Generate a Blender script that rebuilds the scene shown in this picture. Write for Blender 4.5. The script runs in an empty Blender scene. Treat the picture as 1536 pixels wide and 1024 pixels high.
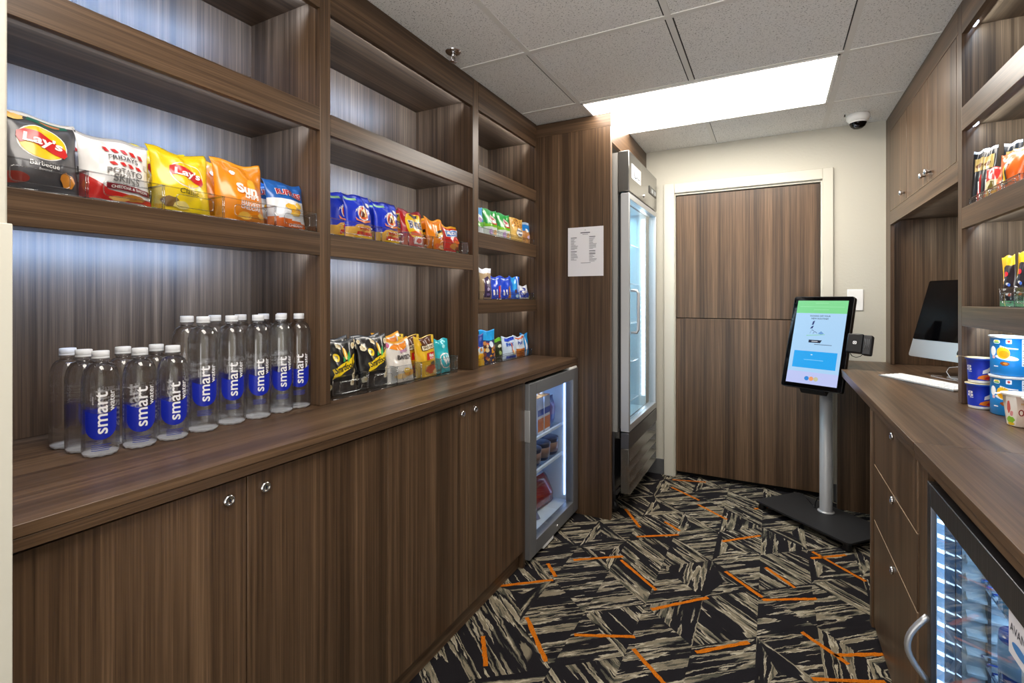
import bpy, bmesh, math, random
from mathutils import Vector, Matrix, noise

random.seed(7)
SC = bpy.context.scene
COL = SC.collection
R = math.radians
PI = math.pi

# ------------------------------------------------------------------ materials
def lin(c):
    c = c / 255.0
    return c / 12.92 if c <= 0.04045 else ((c + 0.055) / 1.055) ** 2.4

def rgb(h):
    h = h.lstrip('#')
    return tuple(lin(int(h[i:i + 2], 16)) for i in (0, 2, 4)) + (1.0,)

MATS = {}

def nodes_of(name):
    m = bpy.data.materials.new(name)
    m.use_nodes = True
    nt = m.node_tree
    b = nt.nodes['Principled BSDF']
    return m, nt, b

def mat(h, rough=0.4, metal=0.0, coat=0.0, name=None, spec=0.5, emit=0.0, trans=0.0, ior=1.45):
    key = (h, rough, metal, coat, emit, trans, ior, name)
    if key in MATS:
        return MATS[key]
    m, nt, b = nodes_of(name or ('surface_' + h.lstrip('#')))
    c = rgb(h)
    b.inputs['Base Color'].default_value = c
    b.inputs['Roughness'].default_value = rough
    b.inputs['Metallic'].default_value = metal
    b.inputs['Coat Weight'].default_value = coat
    b.inputs['Coat Roughness'].default_value = 0.12
    b.inputs['Specular IOR Level'].default_value = spec
    b.inputs['Transmission Weight'].default_value = trans
    b.inputs['IOR'].default_value = ior
    if emit:
        b.inputs['Emission Color'].default_value = c
        b.inputs['Emission Strength'].default_value = emit
    MATS[key] = m
    return m

def N(nt, t, **kw):
    n = nt.nodes.new(t)
    for k, v in kw.items():
        setattr(n, k, v)
    return n

def math_node(nt, op, a, b=None, clamp=False):
    n = N(nt, 'ShaderNodeMath', operation=op, use_clamp=clamp)
    for i, v in enumerate((a, b)):
        if v is None:
            continue
        if isinstance(v, (int, float)):
            n.inputs[i].default_value = v
        else:
            nt.links.new(v, n.inputs[i])
    return n.outputs[0]

def noise_node(nt, vec, scale, detail=3.0, rough=0.55):
    n = N(nt, 'ShaderNodeTexNoise')
    n.inputs['Scale'].default_value = scale
    n.inputs['Detail'].default_value = detail
    n.inputs['Roughness'].default_value = rough
    nt.links.new(vec, n.inputs['Vector'])
    return n.outputs[0]

def ramp(nt, fac, stops, interp='LINEAR'):
    r = N(nt, 'ShaderNodeValToRGB')
    r.color_ramp.interpolation = interp
    el = r.color_ramp.elements
    while len(el) < len(stops):
        el.new(0.5)
    for e, (p, c) in zip(el, stops):
        e.position = p
        e.color = c
    nt.links.new(fac, r.inputs[0])
    return r.outputs[0]

def mapping(nt, vec, scale):
    m = N(nt, 'ShaderNodeMapping')
    m.inputs['Scale'].default_value = scale
    nt.links.new(vec, m.inputs['Vector'])
    return m.outputs[0]

def bump(nt, b, height, strength, dist=0.002):
    n = N(nt, 'ShaderNodeBump')
    n.inputs['Strength'].default_value = strength
    n.inputs['Distance'].default_value = dist
    nt.links.new(height, n.inputs['Height'])
    nt.links.new(n.outputs[0], b.inputs['Normal'])

def wood(axis):
    m, nt, b = nodes_of('walnut_laminate_grain_' + axis)
    pos = N(nt, 'ShaderNodeNewGeometry').outputs['Position']
    oi = N(nt, 'ShaderNodeObjectInfo').outputs['Random']
    off = N(nt, 'ShaderNodeCombineXYZ')
    k = math_node(nt, 'MULTIPLY', oi, 17.3)
    for i in range(3):
        nt.links.new(k, off.inputs[i])
    add = N(nt, 'ShaderNodeVectorMath', operation='ADD')
    nt.links.new(pos, add.inputs[0])
    nt.links.new(off.outputs[0], add.inputs[1])
    v = add.outputs[0]
    def sc(a, l):
        return {'z': (a, a, l), 'y': (a, l, a), 'x': (l, a, a)}[axis]
    n1 = noise_node(nt, mapping(nt, v, sc(15, 0.22)), 1.0, 3.0, 0.6)
    n2 = noise_node(nt, mapping(nt, v, sc(75, 0.6)), 1.0, 3.0, 0.6)
    n3 = noise_node(nt, mapping(nt, v, sc(330, 4.0)), 1.0, 2.0, 0.6)
    f = math_node(nt, 'ADD', math_node(nt, 'MULTIPLY', n1, 0.38), math_node(nt, 'MULTIPLY', n2, 0.38))
    f = math_node(nt, 'ADD', f, math_node(nt, 'MULTIPLY', n3, 0.24))
    c = ramp(nt, f, [(0.31, (0.023, 0.0128, 0.0068, 1)), (0.43, (0.056, 0.0314, 0.0164, 1)),
                     (0.51, (0.096, 0.0555, 0.0298, 1)), (0.58, (0.145, 0.0858, 0.0470, 1)), (0.69, (0.245, 0.156, 0.090, 1))])
    nt.links.new(c, b.inputs['Base Color'])
    b.inputs['Roughness'].default_value = 0.36
    b.inputs['Specular IOR Level'].default_value = 0.42
    bump(nt, b, n3, 0.10, 0.0006)
    return m

WZ, WY, WX = wood('z'), wood('y'), wood('x')

def wall_paint():
    m, nt, b = nodes_of('cream_textured_paint')
    pos = N(nt, 'ShaderNodeNewGeometry').outputs['Position']
    n1 = noise_node(nt, pos, 70, 3.0)
    b.inputs['Base Color'].default_value = rgb('#c3c0b3')
    b.inputs['Roughness'].default_value = 0.7
    bump(nt, b, n1, 0.35, 0.003)
    return m
WALL = wall_paint()

def ceiling_tile():
    m, nt, b = nodes_of('speckled_mineral_tile')
    pos = N(nt, 'ShaderNodeNewGeometry').outputs['Position']
    n1 = noise_node(nt, mapping(nt, pos, (150, 260, 100)), 1.0, 2.0, 0.5)
    n2 = noise_node(nt, pos, 420, 2.0, 0.5)
    f = math_node(nt, 'ADD', math_node(nt, 'MULTIPLY', n1, 0.75), math_node(nt, 'MULTIPLY', n2, 0.25))
    c = ramp(nt, f, [(0.36, rgb('#6f6d69')), (0.42, rgb('#e9e8e5')), (1.0, rgb('#f1f0ed'))])
    nt.links.new(c, b.inputs['Base Color'])
    b.inputs['Roughness'].default_value = 0.85
    bump(nt, b, f, 0.4, 0.002)
    return m
TILE = ceiling_tile()

def carpet():
    m, nt, b = nodes_of('geometric_loop_carpet')
    uv = N(nt, 'ShaderNodeTexCoord').outputs['UV']
    pos = N(nt, 'ShaderNodeNewGeometry').outputs['Position']
    warp = noise_node(nt, mapping(nt, uv, (34, 34, 1)), 1.0, 3.0, 0.65)
    off = N(nt, 'ShaderNodeCombineXYZ')
    nt.links.new(math_node(nt, 'MULTIPLY', math_node(nt, 'SUBTRACT', warp, 0.5), 0.016), off.inputs[1])
    add = N(nt, 'ShaderNodeVectorMath', operation='ADD')
    nt.links.new(uv, add.inputs[0])
    nt.links.new(off.outputs[0], add.inputs[1])
    n1 = noise_node(nt, mapping(nt, add.outputs[0], (1.9, 22, 1)), 1.0, 2.0, 0.55)
    n2 = noise_node(nt, mapping(nt, add.outputs[0], (7, 95, 1)), 1.0, 2.0, 0.6)
    f = math_node(nt, 'ADD', math_node(nt, 'MULTIPLY', n1, 0.84), math_node(nt, 'MULTIPLY', n2, 0.16))
    KB_, CR_, TP_, OL_ = rgb('#1b191c'), rgb('#bbb19b'), rgb('#827966'), rgb('#545247')
    c1 = ramp(nt, f, [(0.0, KB_), (0.508, rgb('#211f22')), (0.512, CR_), (0.524, CR_), (0.528, TP_), (0.566, rgb('#8a806c')), (0.570, OL_), (0.594, OL_), (0.598, KB_), (0.640, KB_), (0.645, CR_), (0.72, TP_)])
    c2 = ramp(nt, f, [(0.0, TP_), (0.350, TP_), (0.356, KB_), (0.500, rgb('#211f22')), (0.504, OL_), (0.534, OL_), (0.538, TP_), (0.574, rgb('#8f8571')), (0.578, CR_), (0.592, CR_), (0.596, KB_), (1.0, KB_)])
    big = noise_node(nt, mapping(nt, uv, (4, 5, 1)), 1.0, 2.0, 0.5)
    mx0 = N(nt, 'ShaderNodeMix', data_type='RGBA')
    nt.links.new(ramp(nt, big, [(0.52, (0, 0, 0, 1)), (0.56, (1, 1, 1, 1))]), mx0.inputs[0])
    nt.links.new(c1, mx0.inputs[6]); nt.links.new(c2, mx0.inputs[7])
    c = mx0.outputs[2]
    loop = noise_node(nt, pos, 480, 2.0, 0.6)
    mix = N(nt, 'ShaderNodeMix', data_type='RGBA', blend_type='MULTIPLY')
    mix.inputs[0].default_value = 0.8
    nt.links.new(c, mix.inputs[6])
    nt.links.new(ramp(nt, loop, [(0.3, (0.45, 0.45, 0.45, 1)), (0.65, (1.15, 1.15, 1.15, 1))]), mix.inputs[7])
    nt.links.new(mix.outputs[2], b.inputs['Base Color'])
    b.inputs['Roughness'].default_value = 0.95
    b.inputs['Specular IOR Level'].default_value = 0.1
    bump(nt, b, loop, 0.7, 0.004)
    return m
CARPET = carpet()

def steel(name, h, rough):
    m, nt, b = nodes_of(name)
    pos = N(nt, 'ShaderNodeNewGeometry').outputs['Position']
    n1 = noise_node(nt, mapping(nt, pos, (300, 300, 3)), 1.0, 2.0)
    b.inputs['Base Color'].default_value = rgb(h)
    b.inputs['Metallic'].default_value = 0.9
    nt.links.new(ramp(nt, n1, [(0.3, (rough - .06,) * 3 + (1,)), (0.7, (rough + .08,) * 3 + (1,))]), b.inputs['Roughness'])
    return m
STEEL = steel('brushed_steel', '#8b8985', 0.20)
STEELD = steel('dark_brushed_steel', '#66666a', 0.34)
ALU = mat('#c2c4c6', 0.38, 0.75, name='satin_aluminium')
SILVER = mat('#85878a', 0.35, 0.55, name='silver_paint')
CHROME = mat('#e6e6e8', 0.08, 1.0, name='chrome')

def thin_clear(name, tint=(1, 1, 1), refl=1.0, ior=1.45, rough=0.02):
    """thin clear sheet: light passes straight through, reflects by angle"""
    m = bpy.data.materials.new(name)
    m.use_nodes = True
    nt = m.node_tree
    nt.nodes.remove(nt.nodes['Principled BSDF'])
    out = nt.nodes['Material Output']
    t = N(nt, 'ShaderNodeBsdfTransparent')
    t.inputs[0].default_value = tint + (1,)
    g = N(nt, 'ShaderNodeBsdfGlossy')
    g.inputs['Roughness'].default_value = rough
    ge = N(nt, 'ShaderNodeNewGeometry')
    dt = N(nt, 'ShaderNodeVectorMath', operation='DOT_PRODUCT')
    nt.links.new(ge.outputs['Normal'], dt.inputs[0])
    nt.links.new(ge.outputs['Incoming'], dt.inputs[1])
    f0 = ((ior - 1) / (ior + 1)) ** 2
    k = math_node(nt, 'POWER', math_node(nt, 'SUBTRACT', 1.0, math_node(nt, 'ABSOLUTE', dt.outputs['Value']), True), 5.0)
    fres = math_node(nt, 'ADD', math_node(nt, 'MULTIPLY', k, 1 - f0), f0)
    mx = N(nt, 'ShaderNodeMixShader')
    nt.links.new(math_node(nt, 'MULTIPLY', fres, refl, True), mx.inputs[0])
    nt.links.new(t.outputs[0], mx.inputs[1])
    nt.links.new(g.outputs[0], mx.inputs[2])
    nt.links.new(mx.outputs[0], out.inputs[0])
    return m
ACRYLIC = thin_clear('clear_acrylic', (0.95, 0.96, 0.97), 1.15, 1.5, 0.03)
ACRYLIC_EDGE = thin_clear('acrylic_edge', (0.86, 0.88, 0.90), 4.0, 1.5, 0.10)
PANE = thin_clear('fridge_pane', (0.93, 0.96, 0.97), 1.0, 1.45, 0.01)
def clear_water():
    m = bpy.data.materials.new('clear_water_in_plastic')
    m.use_nodes = True
    nt = m.node_tree
    nt.nodes.remove(nt.nodes['Principled BSDF'])
    t = N(nt, 'ShaderNodeBsdfTransparent'); t.inputs[0].default_value = (.985, .99, 1, 1)
    g = N(nt, 'ShaderNodeBsdfGlass'); g.inputs['IOR'].default_value = 1.28; g.inputs['Roughness'].default_value = 0.0
    mx = N(nt, 'ShaderNodeMixShader'); mx.inputs[0].default_value = .55
    nt.links.new(t.outputs[0], mx.inputs[1]); nt.links.new(g.outputs[0], mx.inputs[2])
    gl = N(nt, 'ShaderNodeBsdfGlossy'); gl.inputs['Roughness'].default_value = .015
    ge = N(nt, 'ShaderNodeNewGeometry')
    dt = N(nt, 'ShaderNodeVectorMath', operation='DOT_PRODUCT')
    nt.links.new(ge.outputs['Normal'], dt.inputs[0]); nt.links.new(ge.outputs['Incoming'], dt.inputs[1])
    k = math_node(nt, 'POWER', math_node(nt, 'SUBTRACT', 1.0, math_node(nt, 'ABSOLUTE', dt.outputs['Value']), True), 4.0)
    m2 = N(nt, 'ShaderNodeMixShader')
    nt.links.new(math_node(nt, 'ADD', math_node(nt, 'MULTIPLY', k, .55), .075), m2.inputs[0])
    nt.links.new(mx.outputs[0], m2.inputs[1]); nt.links.new(gl.outputs[0], m2.inputs[2])
    nt.links.new(m2.outputs[0], nt.nodes['Material Output'].inputs[0])
    return m
WATER = clear_water()

WHITE = mat('#f2f2f0', 0.45, name='white_plastic')
BLACK = mat('#121214', 0.35, name='black_plastic')
BLACKG = mat('#030304', 0.06, spec=0.22, name='black_glass')
LEDMAT = mat('#d8e6ff', 0.5, emit=7.0, name='led_diffuser')
DARK = mat('#0b0b0c', 0.8, name='black_void')
CREAM = mat('#cbc8bb', 0.5, name='cream_trim_paint')

# ------------------------------------------------------------------ mesh builder
class MB:
    def __init__(self):
        self.bm = bmesh.new()
        self.mats = []
        self.uv = None
    def mi(self, m):
        if m not in self.mats:
            self.mats.append(m)
        return self.mats.index(m)
    def _setm(self, faces, m, smooth=False):
        i = self.mi(m)
        for f in faces:
            f.material_index = i
            f.smooth = smooth
    def box(self, x0, x1, y0, y1, z0, z1, m, bev=0.0, seg=2):
        if x0 > x1: x0, x1 = x1, x0
        if y0 > y1: y0, y1 = y1, y0
        if z0 > z1: z0, z1 = z1, z0
        vs = [self.bm.verts.new(p) for p in ((x0, y0, z0), (x1, y0, z0), (x1, y1, z0), (x0, y1, z0),
                                              (x0, y0, z1), (x1, y0, z1), (x1, y1, z1), (x0, y1, z1))]
        fs = [self.bm.faces.new([vs[i] for i in q]) for q in
              ((3, 2, 1, 0), (4, 5, 6, 7), (0, 1, 5, 4), (1, 2, 6, 5), (2, 3, 7, 6), (3, 0, 4, 7))]
        self._setm(fs, m)
        if bev > 0:
            es = list({e for f in fs for e in f.edges})
            r = bmesh.ops.bevel(self.bm, geom=es, offset=bev, segments=seg, profile=0.5, affect='EDGES', material=-1)
            for f in r['faces']:
                f.material_index = self.mi(m)
                f.smooth = True
        return self
    def quad(self, pts, m):
        f = self.bm.faces.new([self.bm.verts.new(p) for p in pts])
        self._setm([f], m)
        return f
    def prism(self, pts, z0, z1, m, axis='z'):
        """polygon pts (a, b) extruded along an axis"""
        def P(a, b, c):
            return {'z': (a, b, c), 'y': (a, c, b), 'x': (c, a, b)}[axis]
        lo = [self.bm.verts.new(P(a, b, z0)) for a, b in pts]
        hi = [self.bm.verts.new(P(a, b, z1)) for a, b in pts]
        fs = [self.bm.faces.new(list(reversed(lo))), self.bm.faces.new(hi)]
        n = len(pts)
        for i in range(n):
            fs.append(self.bm.faces.new((lo[i], lo[(i + 1) % n], hi[(i + 1) % n], hi[i])))
        self._setm(fs, m)
        return self
    def lathe(self, prof, m, c=(0, 0, 0), seg=32, axis='z', mfun=None, smooth=True):
        rings = []
        for r, z in prof:
            ring = []
            for k in range(seg if r > 1e-6 else 1):
                a = 2 * PI * k / seg
                x, y = r * math.cos(a), r * math.sin(a)
                p = {'z': (x, y, z), 'x': (z, x, y), 'y': (x, z, y)}[axis]
                ring.append(self.bm.verts.new((c[0] + p[0], c[1] + p[1], c[2] + p[2])))
            rings.append(ring)
        for i in range(len(rings) - 1):
            fs = []
            A, B = rings[i], rings[i + 1]
            for k in range(seg):
                q = [A[k % len(A)], A[(k + 1) % len(A)], B[(k + 1) % len(B)], B[k % len(B)]]
                u = []
                for v in q:
                    if v not in u:
                        u.append(v)
                if len(u) > 2:
                    fs.append(self.bm.faces.new(u))
            self._setm(fs, mfun(i) if mfun else m, smooth)
        if len(rings[0]) > 2:
            self._setm([self.bm.faces.new(list(reversed(rings[0])))], mfun(0) if mfun else m)
        if len(rings[-1]) > 2:
            self._setm([self.bm.faces.new(rings[-1])], mfun(len(rings) - 2) if mfun else m)
        return self
    def tube(self, pts, r, m, seg=10, closed=False):
        pts = [Vector(p) for p in pts]
        n = len(pts)
        rings = []
        up = Vector((0, 0, 1))
        prev = None
        for i, p in enumerate(pts):
            a = pts[(i - 1) % n] if (closed or i > 0) else p
            b = pts[(i + 1) % n] if (closed or i < n - 1) else p
            t = (b - a).normalized()
            if prev is None:
                s = t.cross(up)
                if s.length < 1e-3:
                    s = t.cross(Vector((1, 0, 0)))
            else:
                s = prev - t * prev.dot(t)
            s.normalize()
            prev = s
            w = t.cross(s)
            rr = r[i] if isinstance(r, (list, tuple)) else r
            rings.append([self.bm.verts.new(p + (s * math.cos(2 * PI * k / seg) + w * math.sin(2 * PI * k / seg)) * rr) for k in range(seg)])
        fs = []
        last = n if closed else n - 1
        for i in range(last):
            A, B = rings[i], rings[(i + 1) % n]
            for k in range(seg):
                fs.append(self.bm.faces.new((A[k], A[(k + 1) % seg], B[(k + 1) % seg], B[k])))
        self._setm(fs, m, True)
        if not closed:
            self._setm([self.bm.faces.new(list(reversed(rings[0]))), self.bm.faces.new(rings[-1])], m)
        return self
    def flat(self, verts, faces, m, S, off, maxlen):
        """2-D shape laid on the surface S(x, y, off)"""
        t = bmesh.new()
        vs = [t.verts.new((x, y, 0)) for x, y in verts]
        for f in faces:
            try:
                t.faces.new([vs[i] for i in f])
            except ValueError:
                pass
        bmesh.ops.triangulate(t, faces=t.faces[:])
        for _ in range(6):
            es = [e for e in t.edges if e.calc_length() > maxlen]
            if not es:
                break
            bmesh.ops.subdivide_edges(t, edges=es, cuts=1)
            bmesh.ops.triangulate(t, faces=t.faces[:])
        mp = {}
        for v in t.verts:
            mp[v] = self.bm.verts.new(S(v.co.x, v.co.y, off))
        fs = []
        for f in t.faces:
            try:
                fs.append(self.bm.faces.new([mp[v] for v in f.verts]))
            except ValueError:
                pass
        self._setm(fs, m, True)
        t.free()
    def finish(self, name, parent=None, origin=None, label=None, cat=None, group=None, kind=None, fixn=True):
        if fixn:
            bmesh.ops.recalc_face_normals(self.bm, faces=self.bm.faces[:])
        o0 = Vector(origin) if origin is not None else Vector((0, 0, 0))
        if parent is not None and origin is None:
            o0 = ORG.get(parent.name, Vector((0, 0, 0)))
            shift = o0
            loc = Vector((0, 0, 0))
        else:
            shift = o0
            loc = o0 - (ORG.get(parent.name, Vector((0, 0, 0))) if parent else Vector((0, 0, 0)))
        if shift.length > 0:
            for v in self.bm.verts:
                v.co -= shift
        me = bpy.data.meshes.new(name)
        self.bm.to_mesh(me)
        self.bm.free()
        for m in self.mats:
            me.materials.append(m)
        ob = bpy.data.objects.new(name, me)
        COL.objects.link(ob)
        ob.location = loc
        if parent is not None:
            ob.parent = parent
        ORG[ob.name] = o0
        tag(ob, label, cat, group, kind)
        return ob

ORG = {}

def tag(o, label=None, cat=None, group=None, kind=None):
    if label: o['label'] = label
    if cat: o['category'] = cat
    if group: o['group'] = group
    if kind: o['kind'] = kind
    return o

def thing(name, loc, label, cat, group=None, local=False, rotz=0.0):
    """Empty at a thing's base; local=True: its parts are built round (0,0,0)"""
    o = bpy.data.objects.new(name, None)
    COL.objects.link(o)
    o.empty_display_size = 0.05
    o.location = loc
    o.rotation_euler = (0, 0, rotz)
    ORG[o.name] = Vector((0, 0, 0)) if local else Vector(loc)
    return tag(o, label, cat, group)

def dup(root, loc, rot=None, label=None, group=None):
    r = root.copy()
    COL.objects.link(r)
    r.location = loc
    if rot is not None:
        r.rotation_euler = rot
    if label: r['label'] = label
    if group: r['group'] = group
    for ch in list(root.children):
        c = ch.copy()
        COL.objects.link(c)
        c.parent = r
        for g in ch.children:
            d = g.copy()
            COL.objects.link(d)
            d.parent = c
    return r

# ------------------------------------------------------------------ lettering
_TX = {}
def letters(s, bold=0.0, shear=0.0, space=1.0):
    key = (s, bold, shear, space)
    if key not in _TX:
        cu = bpy.data.curves.new('lettering', 'FONT')
        cu.body = s
        cu.size = 1.0
        cu.offset = bold
        cu.shear = shear
        cu.space_character = space
        cu.resolution_u = 3
        ob = bpy.data.objects.new('lettering', cu)
        COL.objects.link(ob)
        dg = bpy.context.evaluated_depsgraph_get()
        me = bpy.data.meshes.new_from_object(ob.evaluated_get(dg))
        vs = [(v.co.x, v.co.y) for v in me.vertices]
        fs = [tuple(p.vertices) for p in me.polygons]
        bpy.data.objects.remove(ob)
        bpy.data.curves.remove(cu)
        bpy.data.meshes.remove(me)
        x0 = min(v[0] for v in vs); x1 = max(v[0] for v in vs)
        y0 = min(v[1] for v in vs); y1 = max(v[1] for v in vs)
        vs = [(x - (x0 + x1) / 2, y - (y0 + y1) / 2) for x, y in vs]
        _TX[key] = (vs, fs, x1 - x0, y1 - y0)
    return _TX[key]

def put_text(mb, s, cx, cy, width, m, S, off=0.001, bold=0.0, shear=0.0, rot=0.0, bend=0.0, height=None, space=1.0, maxlen=0.02):
    vs, fs, w, h = letters(s, bold, shear, space)
    k = width / w
    ky = (height / h) if height else k
    ca, sa = math.cos(rot), math.sin(rot)
    out = []
    for x, y in vs:
        x, y = x * k, y * ky
        y += bend * ((2 * x / width) ** 2)
        out.append((cx + x * ca - y * sa, cy + x * sa + y * ca))
    mb.flat(out, fs, m, S, off, maxlen)

def ellipse(cx, cy, rx, ry, n=28, rot=0.0):
    ca, sa = math.cos(rot), math.sin(rot)
    return [(cx + rx * math.cos(2 * PI * i / n) * ca - ry * math.sin(2 * PI * i / n) * sa,
             cy + rx * math.cos(2 * PI * i / n) * sa + ry * math.sin(2 * PI * i / n) * ca) for i in range(n)]

def blob(cx, cy, rx, ry, seed, n=14, j=0.3):
    rr = random.Random(seed)
    return [(cx + rx * (1 - j * rr.random()) * math.cos(2 * PI * i / n), cy + ry * (1 - j * rr.random()) * math.sin(2 * PI * i / n)) for i in range(n)]

def put_poly(mb, pts, m, S, off=0.0006, maxlen=0.012):
    mb.flat(pts, [tuple(range(len(pts)))], m, S, off, maxlen)

def rrect(cx, cy, w, h, r, n=5):
    out = []
    for sx, sy, a0 in ((1, 1, 0), (-1, 1, 90), (-1, -1, 180), (1, -1, 270)):
        for i in range(n + 1):
            a = R(a0 + 90 * i / n)
            out.append((cx + sx * (w / 2 - r) + r * math.cos(a), cy + sy * (h / 2 - r) + r * math.sin(a)))
    return out
# ------------------------------------------------------------------ camera
cam_d = bpy.data.cameras.new('camera')
cam_d.sensor_width = 36.0
cam_d.lens = 36.0 * 743.0 / 1536.0
cam_d.shift_y = -63.0 / 1536.0
cam_d.clip_start = 0.02
cam = bpy.data.objects.new('camera', cam_d)
COL.objects.link(cam)
cam.location = (0, 0, 1.30)
cam.rotation_euler = (R(90), 0, math.atan(391 / 743.0))
SC.camera = cam

# ------------------------------------------------------------------ setting
CZ = 2.408
def S_struct(mb, name, **k):
    return mb.finish(name, kind='structure', **k)

def build_floor():
    mb = MB()
    bm = mb.bm
    uvl = bm.loops.layers.uv.new('UVMap')
    ci = mb.mi(CARPET)
    orange = carpet_orange()
    rr = random.Random(11)
    a, s, x0, y0 = 0.2125, 0.345, -0.905, 2.13
    ang = math.atan(s / 2 / a)
    D = {0: (0.0, 1.0), 1: (math.cos(ang), math.sin(ang)), 2: (math.cos(ang), -math.sin(ang))}
    def tri(pts, d, strip, so):
        xr = x0 + a * (strip + (strip % 2))
        vs = [bm.verts.new((p[0], p[1], 0)) for p in pts]
        f = bm.faces.new(vs)
        if f.normal.z < 0 or (pts[1][0] - pts[0][0]) * (pts[2][1] - pts[0][1]) - (pts[1][1] - pts[0][1]) * (pts[2][0] - pts[0][0]) < 0:
            f.normal_flip()
        f.material_index = ci
        dx, dy = D[d]
        for l in f.loops:
            px, py = l.vert.co.x - xr, l.vert.co.y
            l[uvl].uv = (px * dx + py * dy + so, -px * dy + py * dx if d else px + so)
    for i in range(-5, 11):
        xa, xb = x0 + a * i, x0 + a * (i + 1)
        for k in range(-9, 7):
            ya = y0 + s * (k + (0.5 if i % 2 else 0.0))
            yb = y0 + s * (k + (0.0 if i % 2 else 0.5))
            for pts, vert in (([(xa, ya), (xa, ya + s), (xb, yb + (s if i % 2 else 0))], 0),
                              ([(xb, yb), (xb, yb + s), (xa, ya + (0 if i % 2 else s))], 1)):
                cx = sum(p[0] for p in pts) / 3
                cy = sum(p[1] for p in pts) / 3
                if rr.random() < 0.30:
                    for e in range(3):
                        p, q = pts[e], pts[(e + 1) % 3]
                        if abs(p[0] - q[0]) < 1e-6: d = 0
                        else: d = 1 if (q[1] - p[1]) * (q[0] - p[0]) > 0 else 2
                        tri([p, q, (cx, cy)], d, i, rr.choice((0.0, 0.37)))
                else:
                    pref = 1 if i % 2 == 0 else 2
                    d = rr.choices((0, pref, 3 - pref), (0.08, 0.62, 0.30))[0]
                    tri(pts, d, i, rr.choice((0.0, 0.0, 0.61)))
    segs = [((-.88, 2.33), (-.67, 2.48)), ((-.67, 2.44), (-.46, 2.26)), ((-.66, 2.72), (-.46, 2.85)), ((-.45, 2.11), (-.25, 2.31)),
            ((-.04, 2.40), (.17, 2.52)), ((-.2, 2.57), (-.04, 2.42)), ((-.68, 1.81), (-.47, 1.91)), ((-.46, 1.84), (-.30, 1.70)),
            ((-.25, 1.93), (-.08, 2.08)), ((-.89, 1.82), (-.72, 1.63)), ((-.99, 1.64), (-.90, 1.51)), ((-.24, 2.88), (-.06, 3.05)),
            ((-1.1, 1.96), (-.9, 2.12)), ((.18, 2.98), (.38, 2.78)), ((-.03, 2.7), (.09, 2.57)), ((-.81, 3.05), (-.67, 2.84)),
            ((-.42, 3.33), (-.24, 3.18)), ((-.62, 3.55), (-.42, 3.40)), ((.10, 2.24), (.24, 2.12)), ((.20, 2.15), (.36, 2.24)),
            ((-.5, 1.62), (-.6, 1.52)), ((.17, 2.90), (.33, 3.02)), ((-.64, 3.70), (-.42, 3.76)), ((-.10, 3.42), (.06, 3.55)),
            ((-.98, 2.24), (-.90, 2.15)), ((-.56, 2.98), (-.46, 2.90)), ((.02, 1.86), (.16, 1.74)), ((.12, 1.98), (.34, 2.08))]
    for (ax, ay), (bx, by) in segs:
        n = 14
        L = math.hypot(bx - ax, by - ay)
        nx, ny = -(by - ay) / L, (bx - ax) / L
        w = 0.0085
        prev = None
        for q in range(n + 1):
            t = q / n
            j1 = w * (0.75 + 0.5 * rr.random()); j2 = w * (0.75 + 0.5 * rr.random())
            cur = (bm.verts.new((ax + (bx - ax) * t + nx * j1, ay + (by - ay) * t + ny * j1, 0.0012)),
                   bm.verts.new((ax + (bx - ax) * t - nx * j2, ay + (by - ay) * t - ny * j2, 0.0012)))
            if prev:
                f = bm.faces.new((prev[1], cur[1], cur[0], prev[0]))
                f.material_index = mb.mi(orange)
            prev = cur
    return S_struct(mb, 'floor', fixn=False)

def carpet_orange():
    m, nt, b = nodes_of('orange_loop_carpet')
    pos = N(nt, 'ShaderNodeNewGeometry').outputs['Position']
    loop = noise_node(nt, pos, 480, 2.0, 0.6)
    nt.links.new(ramp(nt, loop, [(0.3, rgb('#7a3c06')), (0.65, rgb('#cf7414'))]), b.inputs['Base Color'])
    b.inputs['Roughness'].default_value = 0.95
    b.inputs['Specular IOR Level'].default_value = 0.1
    return m
build_floor()

mb = MB(); mb.box(-1.85, 1.15, -1.0, 3.95, CZ, CZ + 0.03, TILE)
S_struct(mb, 'ceiling')
GRID = mat('#dddbd6', 0.5, name='ceiling_grid_paint')
mb = MB()
for x in (-0.972, -0.362, 0.292, 0.90):
    mb.box(x - .012, x + .012, -1.6, 3.79, CZ - 0.003, CZ, GRID)
for y in (-1.27, -.62, .035, .69, 1.345, 2.0, 2.652, 3.30):
    mb.box(-1.70, 1.0, y - .012, y + .012, CZ - 0.0032, CZ, GRID)
S_struct(mb, 'trim_1')
SLOT = mat('#2a2927', 0.8, name='tile_gap_shadow_line')
mb = MB()
for x, ya, yb in ((-.377, 1.40, 1.985), (-.377, 2.02, 2.635), (-.347, 2.02, 2.635), (-.987, 2.02, 2.635), (.277, 2.03, 2.63), (-.350, 3.315, 3.76), (-.377, 0.8, 1.33)):
    mb.box(x - .0022, x + .0022, ya, yb, CZ - 0.0012, CZ, SLOT)
S_struct(mb, 'trim_2')

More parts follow.
